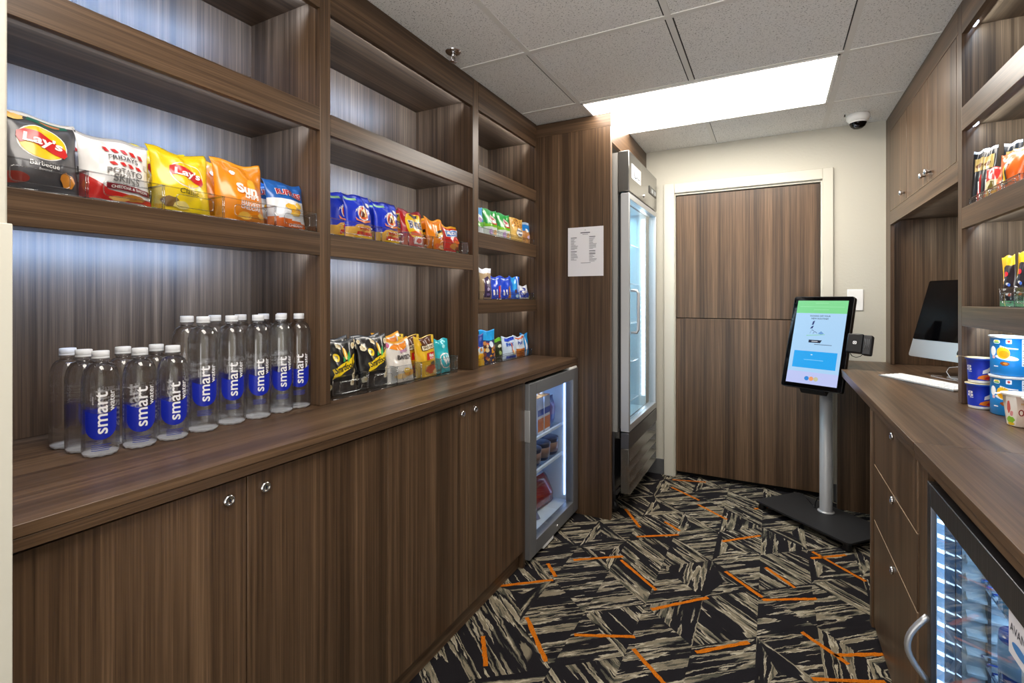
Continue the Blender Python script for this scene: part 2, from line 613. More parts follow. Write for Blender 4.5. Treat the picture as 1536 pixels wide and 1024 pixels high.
mb = MB()
mb.box(-1.85, -0.656, 3.79, 3.95, 0, CZ, WALL)
mb.box(0.301, 1.15, 3.79, 3.95, 0, CZ, WALL)
mb.box(-0.656, 0.301, 3.79, 3.95, 2.09, CZ, WALL)
S_struct(mb, 'wall_back')
mb = MB(); mb.box(1.05, 1.15, -1.6, 3.785, 0, CZ, WALL); S_struct(mb, 'wall_right')
mb = MB(); mb.box(-1.85, -1.705, 0.30, 3.95, 0, CZ, WALL); S_struct(mb, 'wall_left')
mb = MB(); mb.box(-1.85, -1.0, -0.25, 0.301, 0, CZ, WALL, 0.004); S_struct(mb, 'wall_left_end')
mb = MB(); mb.box(-1.03, -0.994, 0.255, 0.3045, 0, 1.412, CREAM, 0.0015); S_struct(mb, 'trim_3')
BASEB = mat('#58585a', 0.6, name='charcoal_vinyl_base')
mb = MB()
mb.box(-0.84, -0.713, 3.782, 3.79, 0, 0.113, BASEB, 0.002)
mb.box(0.345, 0.99, 3.782, 3.79, 0, 0.113, BASEB, 0.002)
S_struct(mb, 'baseboard_back')

# door with its frame
dr = thing('door_1', (-0.18, 3.84, 0), 'dark walnut laminate split door in a cream frame in the back wall', 'door')
dr['kind'] = 'structure'
mb = MB()
for x0, x1 in ((-0.713, -0.640), (0.287, 0.345)):
    mb.box(x0, x1, 3.772, 3.7895, 0, 2.15, CREAM, 0.003)
mb.box(-0.6395, 0.2865, 3.772, 3.7895, 2.08, 2.15, CREAM, 0.003)
mb.box(-0.6555, -0.634, 3.7899, 3.95, 0, 2.0895, CREAM, 0.002)
mb.box(0.277, 0.3005, 3.7899, 3.95, 0, 2.0895, CREAM, 0.002)
mb.box(-0.6335, 0.2765, 3.7899, 3.95, 2.066, 2.0895, CREAM, 0.002)
mb.finish('door_frame', dr)
mb = MB(); mb.box(-0.631, 0.274, 3.806, 3.85, 1.166, 2.061, WZ, 0.0015); mb.finish('upper_leaf', dr)
mb = MB(); mb.box(-0.631, 0.274, 3.806, 3.85, 0.035, 1.161, WZ, 0.0015); mb.finish('lower_leaf', dr)
mb = MB(); mb.box(-0.633, 0.276, 3.853, 3.95, 0, 2.065, DARK); mb.finish('dark_gap', dr)

# ------------------------------------------------------------------ ceiling fittings
t = thing('ceiling_light', (-0.345, 2.976, CZ), 'large rectangular white ceiling light panel, lit, above the door end', 'ceiling light')
mb = MB()
for x0, x1, y0, y1 in ((-.960, .270, 2.660, 2.672), (-.960, .270, 3.280, 3.292), (-.960, -.950, 2.660, 3.292), (.260, .270, 2.660, 3.292)):
    mb.box(x0, x1, y0, y1, CZ - 0.006, CZ - .0005, WHITE)
mb.finish('frame', t)
PANEL = mat('#fff6ea', 0.5, emit=11, name='lit_diffuser')
mb = MB(); mb.box(-.950, .260, 2.672, 3.280, CZ - 0.004, CZ - 0.001, PANEL); mb.finish('diffuser', t)

t = thing('security_camera', (0.453, 3.597, CZ), 'white dome security camera with a black lens on the ceiling', 'security camera')
mb = MB(); mb.lathe([(0.058, 0), (0.060, -.012), (0.059, -.026), (0.050, -.042), (0.044, -.044)], WHITE, (0.453, 3.597, CZ)); mb.finish('housing', t)
mb = MB(); mb.lathe([(0.045, -.040), (0.044, -.052), (0.036, -.070), (0.022, -.082), (0.0, -.086)], BLACKG, (0.453, 3.597, CZ)); dome = mb.finish('dome', t)
mb = MB(); mb.lathe([(0.0, 0), (.016, 0), (.017, .01), (.012, .022), (0, .024)], mat('#3c3f46', .2, .5, name='lens_ring'), (0.443, 3.563, CZ - .067), 20, 'y'); mb.finish('lens', dome)
mb = MB()
mb.lathe([(0.046, -.044), (0.0465, -.050), (0.044, -.051)], WHITE, (0.453, 3.597, CZ)); mb.finish('trim_ring', t)
mb = MB(); mb.lathe([(0.004, 0), (.004, -.014), (0, -.016)], mat('#55504c', .5), (0.383, 3.56, CZ), 10); tag(mb.finish('ceiling_sensor'), 'tiny dark stub sensor on the ceiling beside the dome camera', 'sensor')

t = thing('fire_sprinkler', (-1.262, 1.835, CZ), 'chrome fire sprinkler head on the ceiling above the shelves', 'sprinkler')
mb = MB(); mb.lathe([(0.036, 0), (0.036, -.004), (0.030, -.009), (0.014, -.011)], CHROME, (-1.262, 1.835, CZ)); mb.finish('escutcheon', t)
mb = MB()
mb.lathe([(0.010, -.010), (0.010, -.024), (.006, -.026)], CHROME, (-1.262, 1.835, CZ), 16)
for s in (-1, 1):
    mb.tube([(-1.262, 1.835 + s * .009, CZ - .022), (-1.262, 1.835 + s * .013, CZ - .034), (-1.262, 1.835 + s * .004, CZ - .046)], .0025, CHROME, 8)
mb.finish('frame', t)
mb = MB(); mb.lathe([(0.016, -.046), (0.016, -.049), (0, -.050)], CHROME, (-1.262, 1.835, CZ), 16); mb.finish('deflector', t)

t = thing('light_switch', (0.463, 3.79, 1.297), 'white wall switch plate with a dark toggle beside the door', 'switch')
mb = MB(); mb.box(.421, .505, 3.784, 3.79, 1.230, 1.364, WHITE, .003); mb.finish('plate', t)
mb = MB()
mb.lathe([(0, 0), (.008, 0), (.008, -.01), (0, -.01)], STEEL, (.452, 3.784, 1.305), 16, 'y')
mb.box(.4375, .4635, 3.766, 3.776, 1.298, 1.307, STEELD, .002)
mb.finish('toggle', t)

# ------------------------------------------------------------------ left shelving
LX, LB = -1.325, -1.682          # front and back plane
LEDC = (0.58, 0.74, 1.0)
def led(y0, y1, x, z, aim, power, parent=None, w=0.012, col=LEDC, spread=115):
    d = bpy.data.lights.new('led_strip_lamp', 'AREA')
    d.shape = 'RECTANGLE'
    d.size = y1 - y0
    d.size_y = w
    d.energy = power
    d.color = col
    d.spread = R(spread)
    o = bpy.data.objects.new('led_strip_lamp', d)
    COL.objects.link(o)
    o.location = (x, (y0 + y1) / 2, z)
    v = Vector(aim).normalized()
    zax = -v
    xax = Vector((0, 1, 0))
    yax = zax.cross(xax)
    o.rotation_euler = Matrix((xax, yax, zax)).transposed().to_euler()
    return o

def shelf_part(root, name, y0, y1, zt, zb, header=False, ledp=3.0, col=LEDC):
    mb = MB()
    if header:
        mb.box(LX - .02, LX, y0, y1, zb, CZ - .002, WY, .0012)
        mb.box(LB, LX - .02, y0, y1, zb + .030, zb + .048, WY)
        under = zb + .030
    else:
        mb.box(LX - .02, LX, y0, y1, zb, zt, WY, .0012)
        mb.box(LB, LX - .02, y0, y1, zb + .028, zt - .0005, WY)
        under = zb + .028
    p = mb.finish(name, root)
    mb = MB()
    mb.box(LX - .034, LX - .021, y0 + .01, y1 - .01, under - .006, under, LEDMAT)
    mb.finish('led_strip', p)
    led(y0 + .015, y1 - .015, LX - .040, under - .010, (-1, 0, -0.30), ledp * (y1 - y0), col=col)
    return p

def shelving(label, y0, y1, thick, shelves, ledp, lead=True, col=LEDC):
    t = thing('wall_shelving', (-1.5, (y0 + y1) / 2, .948), label, 'shelving')
    mb = MB(); mb.box(LB - .018, LB, y0, y1, .948, CZ - .003, WZ); mb.finish('back_panel', t)
    if thick:
        mb = MB(); mb.box(LB, LX, y1, y1 + thick, .948, CZ - .003, WZ, .001); mb.finish('upright', t)
    if lead:
        mb = MB(); mb.box(LB, LX, y0 - .02, y0, .948, CZ - .003, WZ, .001); mb.finish('upright', t)
    for zt, zb, pw in shelves:
        shelf_part(t, 'shelf', y0, y1, zt, zb, False, ledp * pw, col)
    shelf_part(t, 'header', y0, y1, CZ, 2.265, True, ledp, col)
    return t
LP = 5.2
shelving('dark walnut shelving bay with water bottles below and large chip bags on its middle shelf', .325, 1.155, .043, [(1.936, 1.860, 1.0), (1.521, 1.446, 1.0)], LP * .85, True, (.40, .60, 1))
shelving('dark walnut shelving bay between the chips bay and the narrow bay, with blue snack bags', 1.199, 2.097, .054, [(1.926, 1.856, 1.0), (1.521, 1.446, 1.0)], LP * .75, False, (.50, .68, 1))
shelving('narrow dark walnut shelving bay against the tall panel, with four levels', 2.152, 2.849, 0, [(1.988, 1.920, 1), (1.643, 1.566, 1), (1.300, 1.227, 1)], LP * .6, False, (.6, .76, 1))
mb = MB(); mb.lathe([(0, 0), (.011, 0), (.010, -.005), (0, -.006)], LEDMAT, (-1.365, 2.815, 1.594), 18)
mb.finish('puck_light', [c for c in bpy.data.objects['wall_shelving.002'].children if c.name.startswith('shelf')][1])

mb = MB()
mb.box(-1.70, -1.047, .305, 2.848, .9255, .947, WY, .0015)
mb.box(-1.70, -1.0485, .305, 2.848, .903, .9248, WY, .0015)
tag(mb.finish('worktop', origin=(-1.37, 1.58, .903)), 'long dark walnut worktop along the left cabinets under the water bottles', 'worktop')

def lock(parent, x, y, z, sgn):
    mb = MB()
    mb.lathe([(.0125, 0), (.0128, sgn * .004), (.0105, sgn * .0075), (.0085, sgn * .0078), (.008, sgn * .0065), (0, sgn * .0065)], CHROME, (x, y, z), 24, 'x')
    mb.box(x + sgn * .0064, x + sgn * .0068, y - .0012, y + .0012, z - .004, z + .004, BLACK)
    return mb.finish('lock', parent)

def base_cab(label, y0, y1, mid, locks):
    t = thing('base_cabinet', (-1.37, (y0 + y1) / 2, 0), label, 'cabinet', 'double-door base cabinets on the left')
    mb = MB(); mb.box(-1.69, -1.087, y0 + .001, y1 - .001, .085, .9025, WZ); mb.finish('body', t)
    mb = MB(); mb.box(-1.69, -1.092, y0, y1, 0, .084, WY); mb.finish('toe_kick', t)
    for (a, b), ly in zip(((y0, mid), (mid, y1)), locks):
        mb = MB(); mb.box(-1.0865, -1.0665, a + .0016, b - .0016, .083, .894, WZ, .001)
        d = mb.finish('door', t)
        lock(d, -1.0665, ly, .856, 1)
base_cab('dark walnut double-door cabinet below the water bottles, chrome locks at the door tops', .31, 1.191, .722, (.678, .767))
base_cab('dark walnut double-door cabinet between the glass-door mini fridge and the cabinet under the bottles', 1.191, 2.141, 1.655, (1.613, 1.705))
mb = MB(); mb.box(-1.69, -1.068, 2.1415, 2.166, 0, .9025, WZ, .001)
tag(mb.finish('end_panel', origin=(-1.37, 2.154, 0)), 'narrow walnut filler panel between cabinet doors and the mini fridge', 'panel')

# tall panel and header round the upright fridge
t = thing('fridge_surround', (-1.1, 2.87, 0), 'tall walnut panel and header enclosing the upright glass-door fridge', 'panel')
mb = MB(); mb.box(-1.69, -0.845, 2.850, 2.885, 0, CZ - .085, WZ, .001); mb.finish('side_panel', t)
mb = MB()
mb.box(-1.69, -0.843, 2.8495, 2.8855, CZ - .084, CZ - .0065, WX, .001)
mb.box(-0.870, -0.845, 2.886, 3.789, 2.235, CZ - .0065, WY, .001)
mb.finish('header', t)

# notice on the tall panel
mb = MB(); mb.box(-1.111, -0.887, 2.8485, 2.8493, 1.441, 1.737, mat('#eeedf1', .6, name='white_paper'), 0)
INK = mat('#6f6f78', .7, name='grey_print')
def bar(x, z, w, h=.0035):
    mb.box(x, x + w, 2.8479, 2.8484, z, z + h, INK)
rr = random.Random(4)
bar(-1.030, 1.700, .060, .006); bar(-1.018, 1.692, .036, .002)
mb.tube([(-1.004, 2.8483, 1.716), (-1.000, 2.8483, 1.722), (-.996, 2.8483, 1.716)], .0008, INK, 6)
for cx_, z0, n in ((-1.092, 1.672, 10), (-.975, 1.675, 10), (-1.092, 1.588, 7), (-.975, 1.590, 2), (-.975, 1.572, 6)):
    bar(cx_, z0, .038, .0045)
    for k in range(n):
        bar(cx_, z0 - .0085 - k * .0068, .018 + .03 * rr.random(), .0022)
bar(-1.028, 1.520, .062, .0025)
tag(mb.finish('paper_notice', origin=(-0.999, 2.849, 1.59)), 'white printed letter sheet taped to the tall walnut panel', 'notice')
# ------------------------------------------------------------------ small glass-door fridge, left
ICE = mat('#dfe9f2', 0.45, name='fridge_liner')
GASKET = mat('#1a1b1d', 0.6, name='rubber_gasket')
FLED = mat('#a9c8ff', 0.5, emit=4.0, name='fridge_led')
def frame_rect(mb, x0, x1, y0, y1, z0, z1, wy, wzb, wzt, m, bev=.002):
    """door frame in the plane of x"""
    mb.box(x0, x1, y0, y0 + wy, z0, z1, m, bev)
    mb.box(x0, x1, y1 - wy, y1, z0, z1, m, bev)
    mb.box(x0, x1, y0 + wy, y1 - wy, z0, z0 + wzb, m, bev)
    mb.box(x0, x1, y0 + wy, y1 - wy, z1 - wzt, z1, m, bev)

t = thing('mini_fridge', (-1.37, 2.51, 0), 'silver glass-door mini fridge under the end of the left worktop', 'fridge')
mb = MB()
x0, x1, y0, y1, z0, z1 = -1.66, -1.095, 2.172, 2.845, .03, .880
mb.box(x0, x1, y0, y0 + .035, z0, z1, SILVER); mb.box(x0, x1, y1 - .035, y1, z0, z1, SILVER)
mb.box(x0, x1, y0 + .035, y1 - .035, z1 - .035, z1, SILVER); mb.box(x0, x1, y0 + .035, y1 - .035, z0, z0 + .045, SILVER)
mb.box(x0, x0 + .03, y0 + .035, y1 - .035, z0 + .045, z1 - .035, SILVER)
mb.finish('cabinet', t)
mb = MB()
mb.box(x0 + .031, x1 - .002, y0 + .0355, y0 + .040, z0 + .046, z1 - .036, ICE); mb.box(x0 + .031, x1 - .002, y1 - .040, y1 - .0355, z0 + .046, z1 - .036, ICE)
mb.box(x0 + .031, x1 - .002, y0 + .04, y1 - .04, z1 - .041, z1 - .036, ICE); mb.box(x0 + .031, x1 - .002, y0 + .04, y1 - .04, z0 + .046, z0 + .060, ICE)
mb.box(x0 + .031, x0 + .036, y0 + .04, y1 - .04, z0 + .06, z1 - .041, ICE)
mb.finish('liner', t)
mb = MB()
mb.box(-1.120, -1.112, y1 - .047, y1 - .0405, .12, .82, FLED)
mb.finish('led_strip', t)
d = bpy.data.lights.new('fridge_lamp', 'AREA'); d.shape = 'RECTANGLE'; d.size = .5; d.size_y = .05; d.energy = 1.3; d.color = (.32, .52, 1)
o = bpy.data.objects.new('fridge_lamp', d); COL.objects.link(o); o.location = (-1.30, 2.51, .835)
for z in (.548, .370):
    mb = MB()
    mb.box(-1.62, -1.135, y0 + .041, y1 - .041, z, z + .005, PANE)
    mb.box(-1.135, -1.120, y0 + .041, y1 - .041, z - .004, z + .010, mat('#e8f0fa', .3, name='shelf_trim'), .001)
    mb.finish('shelf', t)
mb = MB()
frame_rect(mb, -1.092, -1.045, 2.168, 2.848, .030, .888, .082, .070, .062, SILVER)
dd = mb.finish('door', t)
mb = MB(); mb.box(-1.062, -1.057, 2.250, 2.766, .100, .826, PANE); mb.finish('glass', dd)
mb = MB(); mb.box(-1.094, -1.040, 2.1615, 2.1675, .605, .760, ALU, .002); mb.finish('handle', dd)
mb = MB()
mb.lathe([(0.008, 0), (.008, .004), (0, .005)], CHROME, (-1.045, 2.52, .058), 16, 'x')
mb.finish('lock', dd)
mb = MB(); mb.box(-1.12, -1.045, 2.71, 2.83, .8885, .9015, WHITE, .002); mb.finish('hinge_cover', t)
mb = MB(); mb.box(-1.065, -1.046, 2.34, 2.47, .012, .0295, WHITE, .002)
for yy in (2.22, 2.80):
    mb.lathe([(.018, 0.0), (.018, .029)], BLACK, (-1.14, yy, 0), 14)
    mb.lathe([(.018, 0.0), (.018, .029)], BLACK, (-1.60, yy, 0), 14)
mb.finish('feet', t)

# things in it
def pouch_mesh(w, h, t, cols, seed=0, nv=10, nu=8):
    """small plain pouch / packet; front at -y; cols = list of (v_top, material)"""
    mb = MB()
    rr = random.Random(seed)
    grid = []
    for side in (-1, 1):
        g = []
        for j in range(nv + 1):
            v = j / nv
            row = []
            for i in range(nu + 1):
                u = -1 + 2 * i / nu
                e = max(0, 1 - abs(u) ** 3) ** .6 * (min(1, .35 + v * 3) if v < .25 else 1) * max(0.03, min(1, (1 - v) * 3.2))
                th = t / 2 * e + rr.uniform(-.0006, .0006) * (1 if 0 < i < nu else 0)
                row.append(mb.bm.verts.new((u * w / 2, side * max(th, .0008), v * h)))
            g.append(row)
        grid.append(g)
    for s, g in enumerate(grid):
        for j in range(nv):
            m = next(c for vt, c in cols if (j + .5) / nv <= vt)
            for i in range(nu):
                q = (g[j][i], g[j][i + 1], g[j + 1][i + 1], g[j + 1][i])
                f = mb.bm.faces.new(q if s == 0 else tuple(reversed(q)))
                f.material_index = mb.mi(m); f.smooth = True
    A, B = grid
    for j in range(nv):
        m = next(c for vt, c in cols if (j + .5) / nv <= vt)
        for i, rev in ((0, False), (nu, True)):
            q = (A[j][i], A[j + 1][i], B[j + 1][i], B[j][i])
            f = mb.bm.faces.new(q if not rev else tuple(reversed(q))); f.material_index = mb.mi(m)
    for j in (0, nv):
        for i in range(nu):
            q = (A[j][i], A[j][i + 1], B[j][i + 1], B[j][i])
            f = mb.bm.faces.new(q if j else tuple(reversed(q))); f.material_index = mb.mi(cols[0 if j == 0 else -1][1])
    return mb
P = lambda h, r=.32: mat(h, r, coat=.3)
def place(ob, loc, rz=90, lean=0):
    ob.location = loc
    ob.rotation_euler = (R(-lean), 0, R(rz))
    return ob

mb = MB()
mb.box(-.038, .038, -.035, .035, 0, .20, P('#e9e6ea'), .003)
mb.box(-.0385, .0385, -.0356, -.035, .015, .085, P('#e07b3a')); mb.box(-.0385, .0385, -.0356, -.035, .10, .135, P('#3c55b0'))
mb.prism([(-.038, -.035), (.038, -.035), (.038, .035), (-.038, .035)], .20, .203, P('#f0a050'))
mb.lathe([(.013, .203), (.013, .222), (0, .223)], P('#f2efe8'), (0, 0, 0), 16)
c1 = place(tag(mb.finish('drink_carton'), 'white and orange drink carton beside the purple pouch in the mini fridge', 'carton'), (-1.175, 2.600, .5535))
c1b = dup(c1, (-1.175, 2.510, .5535), None, 'white and orange drink carton in the mini fridge, nearer its door handle')
place(tag(pouch_mesh(.12, .17, .06, [(.4, P('#4a58a8')), (.75, P('#7f5f9c')), (1, P('#3f4d8a'))], 3).finish('snack_pouch'), 'purple and blue pouch on the top shelf of the mini fridge', 'pouch'), (-1.185, 2.72, .5535))
mb = MB()
mb.lathe([(.046, 0), (.052, .01), (.058, .085), (.060, .09), (.060, .098), (.05, .103), (0, .104)], P('#343b55'), (0, 0, 0), 24)
mb.lathe([(.0545, .02), (.0585, .075)], P('#8b6a5c'), (0, 0, 0), 24)
b1 = tag(mb.finish('food_bowl'), 'dark lidded bowl on the middle shelf of the mini fridge, nearest the door handle', 'bowl', 'dark lidded bowls on the mini fridge middle shelf')
b1.location = (-1.196, 2.50, .3755)
dup(b1, (-1.196, 2.625, .3755), None, 'dark lidded bowl on the middle shelf of the mini fridge, middle of the row')
dup(b1, (-1.196, 2.748, .3755), None, 'dark lidded bowl on the middle shelf of the mini fridge, nearest the light strip')
red1 = pouch_mesh(.30, .21, .12, [(.5, P('#8e2a2c', .2)), (.8, P('#7d2529', .2)), (1, P('#c9c3cb', .15))], 9, 14, 12).finish('meat_pack')
tag(red1, 'plastic pack of red meat snacks slumped on the mini fridge floor', 'pack')
place(red1, (-1.195, 2.63, .0945), 84, 26)
place(tag(pouch_mesh(.14, .10, .05, [(1, P('#8f8fae', .2))], 10).finish('snack_packet'), 'pale clear packet on the mini fridge floor by the red pack', 'packet'), (-1.155, 2.42, .0935), 70, 40)

# ------------------------------------------------------------------ upright glass-door fridge
t = thing('upright_fridge', (-1.1, 3.30, 0), 'tall stainless glass-door merchandiser fridge beside the door', 'fridge')
FX = -.75
X0, X1, Y0, Y1, Z0, Z1 = -1.62, -.818, 2.905, 3.695, .150, 2.175
mb = MB()
mb.box(X0, X1, Y0, Y0 + .045, .51, Z1, mat('#9c9b97', .4, .35, name='grey_steel_side')); mb.box(X0, X1, Y1 - .045, Y1, .51, Z1, STEEL)
mb.box(X0, X0 + .05, Y0 + .045, Y1 - .045, .51, Z1, STEEL)
mb.box(X0, X1, Y0 + .045, Y1 - .045, 1.93, Z1, STEEL); mb.box(X0, X1, Y0 + .045, Y1 - .045, .46, .52, STEEL)
mb.box(X0, X1 - .02, Y0, Y1, Z0, .51, STEELD)
mb.finish('cabinet', t)
LINER = mat('#c4dbe4', .35, name='pale_blue_liner')
mb = MB()
mb.box(X0 + .051, X1, Y0 + .0455, Y0 + .050, .525, 1.925, LINER); mb.box(X0 + .051, X1, Y1 - .050, Y1 - .0455, .525, 1.925, LINER)
mb.box(X0 + .051, X0 + .055, Y0 + .05, Y1 - .05, .525, 1.925, LINER)
mb.box(X0 + .051, X1, Y0 + .05, Y1 - .05, 1.918, 1.925, LINER); mb.box(X0 + .051, X1, Y0 + .05, Y1 - .05, .5205, .527, LINER)
mb.finish('liner', t)
mb = MB()
mb.box(-.815, FX, Y0, Y1, 1.940, 2.182, STEEL, .004)
cn = mb.finish('canopy', t)
mb = MB(); mb.box(FX, FX + .0015, 2.970, 3.195, 2.030, 2.118, WHITE, .0005)
DKB = mat('#27324a', .5, name='navy_print')
mb.tube([(FX + .002, 3.02, 2.10), (FX + .002, 3.025, 2.055), (FX + .002, 3.06, 2.045), (FX + .002, 3.10, 2.06), (FX + .002, 3.14, 2.05), (FX + .002, 3.17, 2.06)], .003, DKB, 6)
mb.finish('sticker', cn)
mb = MB()
mb.box(FX, FX + .004, 3.44, 3.66, 2.030, 2.082, BLACK, .002)
mb.box(FX + .004, FX + .0046, 3.50, 3.56, 2.042, 2.070, mat('#9aa0a6', .3), 0); mb.box(FX + .004, FX + .0046, 3.59, 3.64, 2.042, 2.070, mat('#9aa0a6', .3), 0)
mb.finish('control_panel', cn)
mb = MB(); mb.lathe([(.011, 0), (.011, .005), (0, .006)], CHROME, (FX, 3.292, 1.981), 18, 'x'); mb.finish('lock', cn)
mb = MB()
frame_rect(mb, -.800, FX, 2.908, 3.690, .515, 1.932, .026, .040, .034, ALU, .002)
dd = mb.finish('door', t)
mb = MB(); mb.box(-.815, -.802, 2.922, 3.676, .53, 1.918, GASKET); mb.box(-.8151, -.8019, 2.95, 3.65, .56, 1.89, GASKET)
mb.bm.free(); mb = MB()
frame_rect(mb, -.816, -.801, 2.920, 3.678, .53, 1.918, .016, .016, .016, GASKET, 0)
mb.finish('gasket', dd)
mb = MB(); mb.box(-.772, -.766, 2.934, 3.664, .555, 1.898, PANE); mb.finish('glass', dd)
mb = MB()
mb.tube([(FX - .004, 2.965, 1.355), (FX + .030, 2.968, 1.352), (FX + .040, 2.970, 1.335), (FX + .040, 2.970, 1.120), (FX + .030, 2.968, 1.102), (FX - .004, 2.965, 1.100)], .009, ALU, 10)
mb.finish('handle', dd)
mb = MB()
mb.box(-.80, FX, Y0 + .002, Y1 - .002, .415, .508, STEELD, .003)
mb.box(-.80, FX - .002, Y0 + .002, Y0 + .020, .148, .415, STEEL, .002); mb.box(-.80, FX - .002, Y1 - .020, Y1 - .002, .148, .415, STEEL, .002)
for k in range(4):
    z = .385 - k * .066
    mb.prism([(FX - .045, z), (FX - .045, z - .004), (FX - .004, z - .048), (FX, z - .048), (FX, z - .042)], Y0 + .02, Y1 - .02, STEEL, 'y')
mb.box(-.80, -.797, Y0 + .02, Y1 - .02, .15, .41, DARK)
mb.finish('grille', t)
for yy in (2.965, 3.63):
    for xx in (-.87, -1.53):
        mb = MB()
        mb.lathe([(.0, -.014), (.034, -.014), (.040, -.008), (.040, .008), (.034, .014), (0, .014)], BLACK, (xx, yy, .0405), 22, 'y')
        mb.box(xx - .02, xx + .02, yy - .020, yy - .016, .03, .125, STEELD); mb.box(xx - .02, xx + .02, yy + .016, yy + .020, .03, .125, STEELD)
        mb.box(xx - .04, xx + .04, yy - .03, yy + .03, .122, .150, STEELD)
        mb.finish('caster', t)
FDOT = mat('#eaf5ff', .5, emit=34.0, name='led_dot')
FBAR = mat('#cfe8ff', .5, emit=2.6, name='led_bar')
for yy, sg in ((Y1 - .052, -1), (Y0 + .052, 1)):
    mb = MB()
    mb.box(-.848, -.822, yy - .004, yy + .004, .60, 1.885, FBAR)
    for k in range(38):
        z = .615 + k * .0338
        mb.lathe([(.0, 0), (.007, 0), (.006, sg * .003), (0, sg * .004)], FDOT, (-.8355, yy + sg * .004, z), 10, 'y')
    mb.finish('led_strip', t)
mb = MB()  # smaller glowing dots added as the LED strip's reflection in the glass
for k in range(38):
    z = .615 + k * .0338
    mb.lathe([(.0, 0), (.0045, 0), (.004, -.002), (0, -.003)], FDOT, (-.885, Y1 - .0505, z), 8, 'y')
mb.box(-.890, -.880, Y1 - .0535, Y1 - .0508, .60, 1.885, LINER)
mb.finish('led_strip', t)  # only the strip's reflection, no second strip
WIRE = mat('#dfe6ea', .3, .3, name='white_wire')
for z in (.60, .87, 1.14, 1.41, 1.68):
    mb = MB()
    for k in range(15):
        y = Y0 + .075 + k * (Y1 - Y0 - .15) / 14
        mb.box(-1.52, -.870, y - .002, y + .002, z, z + .004, WIRE)
    for x in (-1.52, -1.2, -.872):
        mb.box(x - .004, x + .004, Y0 + .055, Y1 - .055, z - .006, z, WIRE)
    mb.finish('shelf', t)

def soda(colA, colB, cap, h=.215, r=.031):
    mb = MB()
    A, B, Cc = mat(colA, .2, coat=.4), mat(colB, .35), mat(cap, .4)
    mb.lathe([(.024, 0), (r, .008), (r, .06), (r + .0006, .0605), (r + .0006, .125), (r, .1255), (r * .97, .14), (r * .55, h - .04), (.0135, h - .025), (.0135, h - .016)], A, (0, 0, 0), 18,
             mfun=lambda i: B if i == 3 else A)
    mb.lathe([(.0150, h - .016), (.0150, h), (0, h)], Cc, (0, 0, 0), 14)
    return mb
d = bpy.data.lights.new('fridge_lamp', 'AREA'); d.shape = 'RECTANGLE'; d.size = .45; d.size_y = .6; d.energy = 9; d.color = (.55, .85, 1)
o = bpy.data.objects.new('fridge_lamp', d); COL.objects.link(o); o.location = (-1.15, 3.30, 1.905)
kinds = [('#2c1712', '#a3161b', '#b01a1f', 'dark cola bottle with red label'), ('#16223c', '#1d4fae', '#e8e8ea', 'blue bottle with white cap'),
         ('#cfd8dc', '#c9dbe9', '#f0f0f0', 'clear bottle with pale label'), ('#3a2430', '#6b3550', '#222226', 'dark purple bottle with black cap')]
protos = []
LV = {.60: 'lowest shelf', .87: 'second lowest shelf', 1.14: 'middle shelf', 1.41: 'second highest shelf', 1.68: 'top shelf'}
first = {}
for zi, z in enumerate((.60, .87, 1.14, 1.41, 1.68)):
    for k in range(4):
        ki = {1.68: 2, 1.41: 2, 1.14: 0, .87: 3, .60: 1}[z] if k < 2 else (zi + k) % 4
        lab = '%s, %s of upright fridge, %s' % (kinds[ki][3], LV[z], ('nearest handle', 'second from handle', 'third from handle', 'farthest from handle')[k])
        loc = (-.925, 3.005 + k * .085, z + .0045)
        if ki not in first:
            first[ki] = tag(soda(*kinds[ki][:3]).finish('drink_bottle'), lab, 'bottle', 'drink bottles in the upright fridge')
            first[ki].location = loc
        else:
            dup(first[ki], loc, None, lab)
# ------------------------------------------------------------------ right side cabinets
RX, RB = 0.62, 1.03
for ya, yb, lab in ((.20, 1.6945, 'walnut worktop section over the right glass-door fridge, nearest the camera side of the seam'),
                    (1.6957, 3.788, 'walnut worktop section holding the computer and keyboard, beyond the seam')):
    mb = MB()
    mb.box(.338, 1.048, ya, yb, .892, .913, WY, .0012)
    mb.box(.3395, 1.048, ya, yb, .873, .8914, WY, .0012)
    tag(mb.finish('worktop', origin=(.68, (ya + yb) / 2, .873)), lab, 'worktop')

t = thing('drawer_cabinet', (.68, 2.08, 0), 'walnut cabinet of three locked drawers under the right worktop', 'cabinet')
mb = MB()
mb.box(.374, 1.0, 1.728, 2.404, .03, .8725, WZ)
mb.box(.392, 1.0, 1.728, 2.404, 0, .03, WZ)
mb.finish('body', t)
mb = MB(); mb.box(.347, 1.0, 2.405, 2.440, 0, .8725, WZ, .001); mb.finish('end_panel', t)
mb = MB(); mb.box(.356, 1.0, 1.640, 1.727, 0, .8725, WZ, .001); mb.finish('filler_panel', t)
EDGE = mat('#b09a80', .4, name='painted_edge_highlight')  # pale line painted where top and bottom edges catch the light
for z0, z1, lz in ((.656, .868, .846), (.438, .652, .633), (.022, .434, .400)):
    mb = MB(); mb.box(.353, .373, 1.732, 2.390, z0, z1, WZ, .0008)
    mb.box(.3528, .372, 1.733, 2.389, z1 - .0004, z1 + .0006, EDGE)
    d = mb.finish('drawer', t)
    lock(d, .353, 2.045, lz, -1)

mb = MB(); mb.box(.355, 1.02, 3.660, 3.700, 0, .8725, WZ, .001)
tag(mb.finish('end_panel', origin=(.68, 3.68, 0)), 'dark walnut support panel under the far end of the right worktop', 'panel')
mb = MB(); mb.box(.356, 1.02, .30, .965, 0, .8725, WZ, .001)
tag(mb.finish('end_panel', origin=(.68, .65, 0)), 'walnut base panel beside the right glass-door fridge', 'panel')

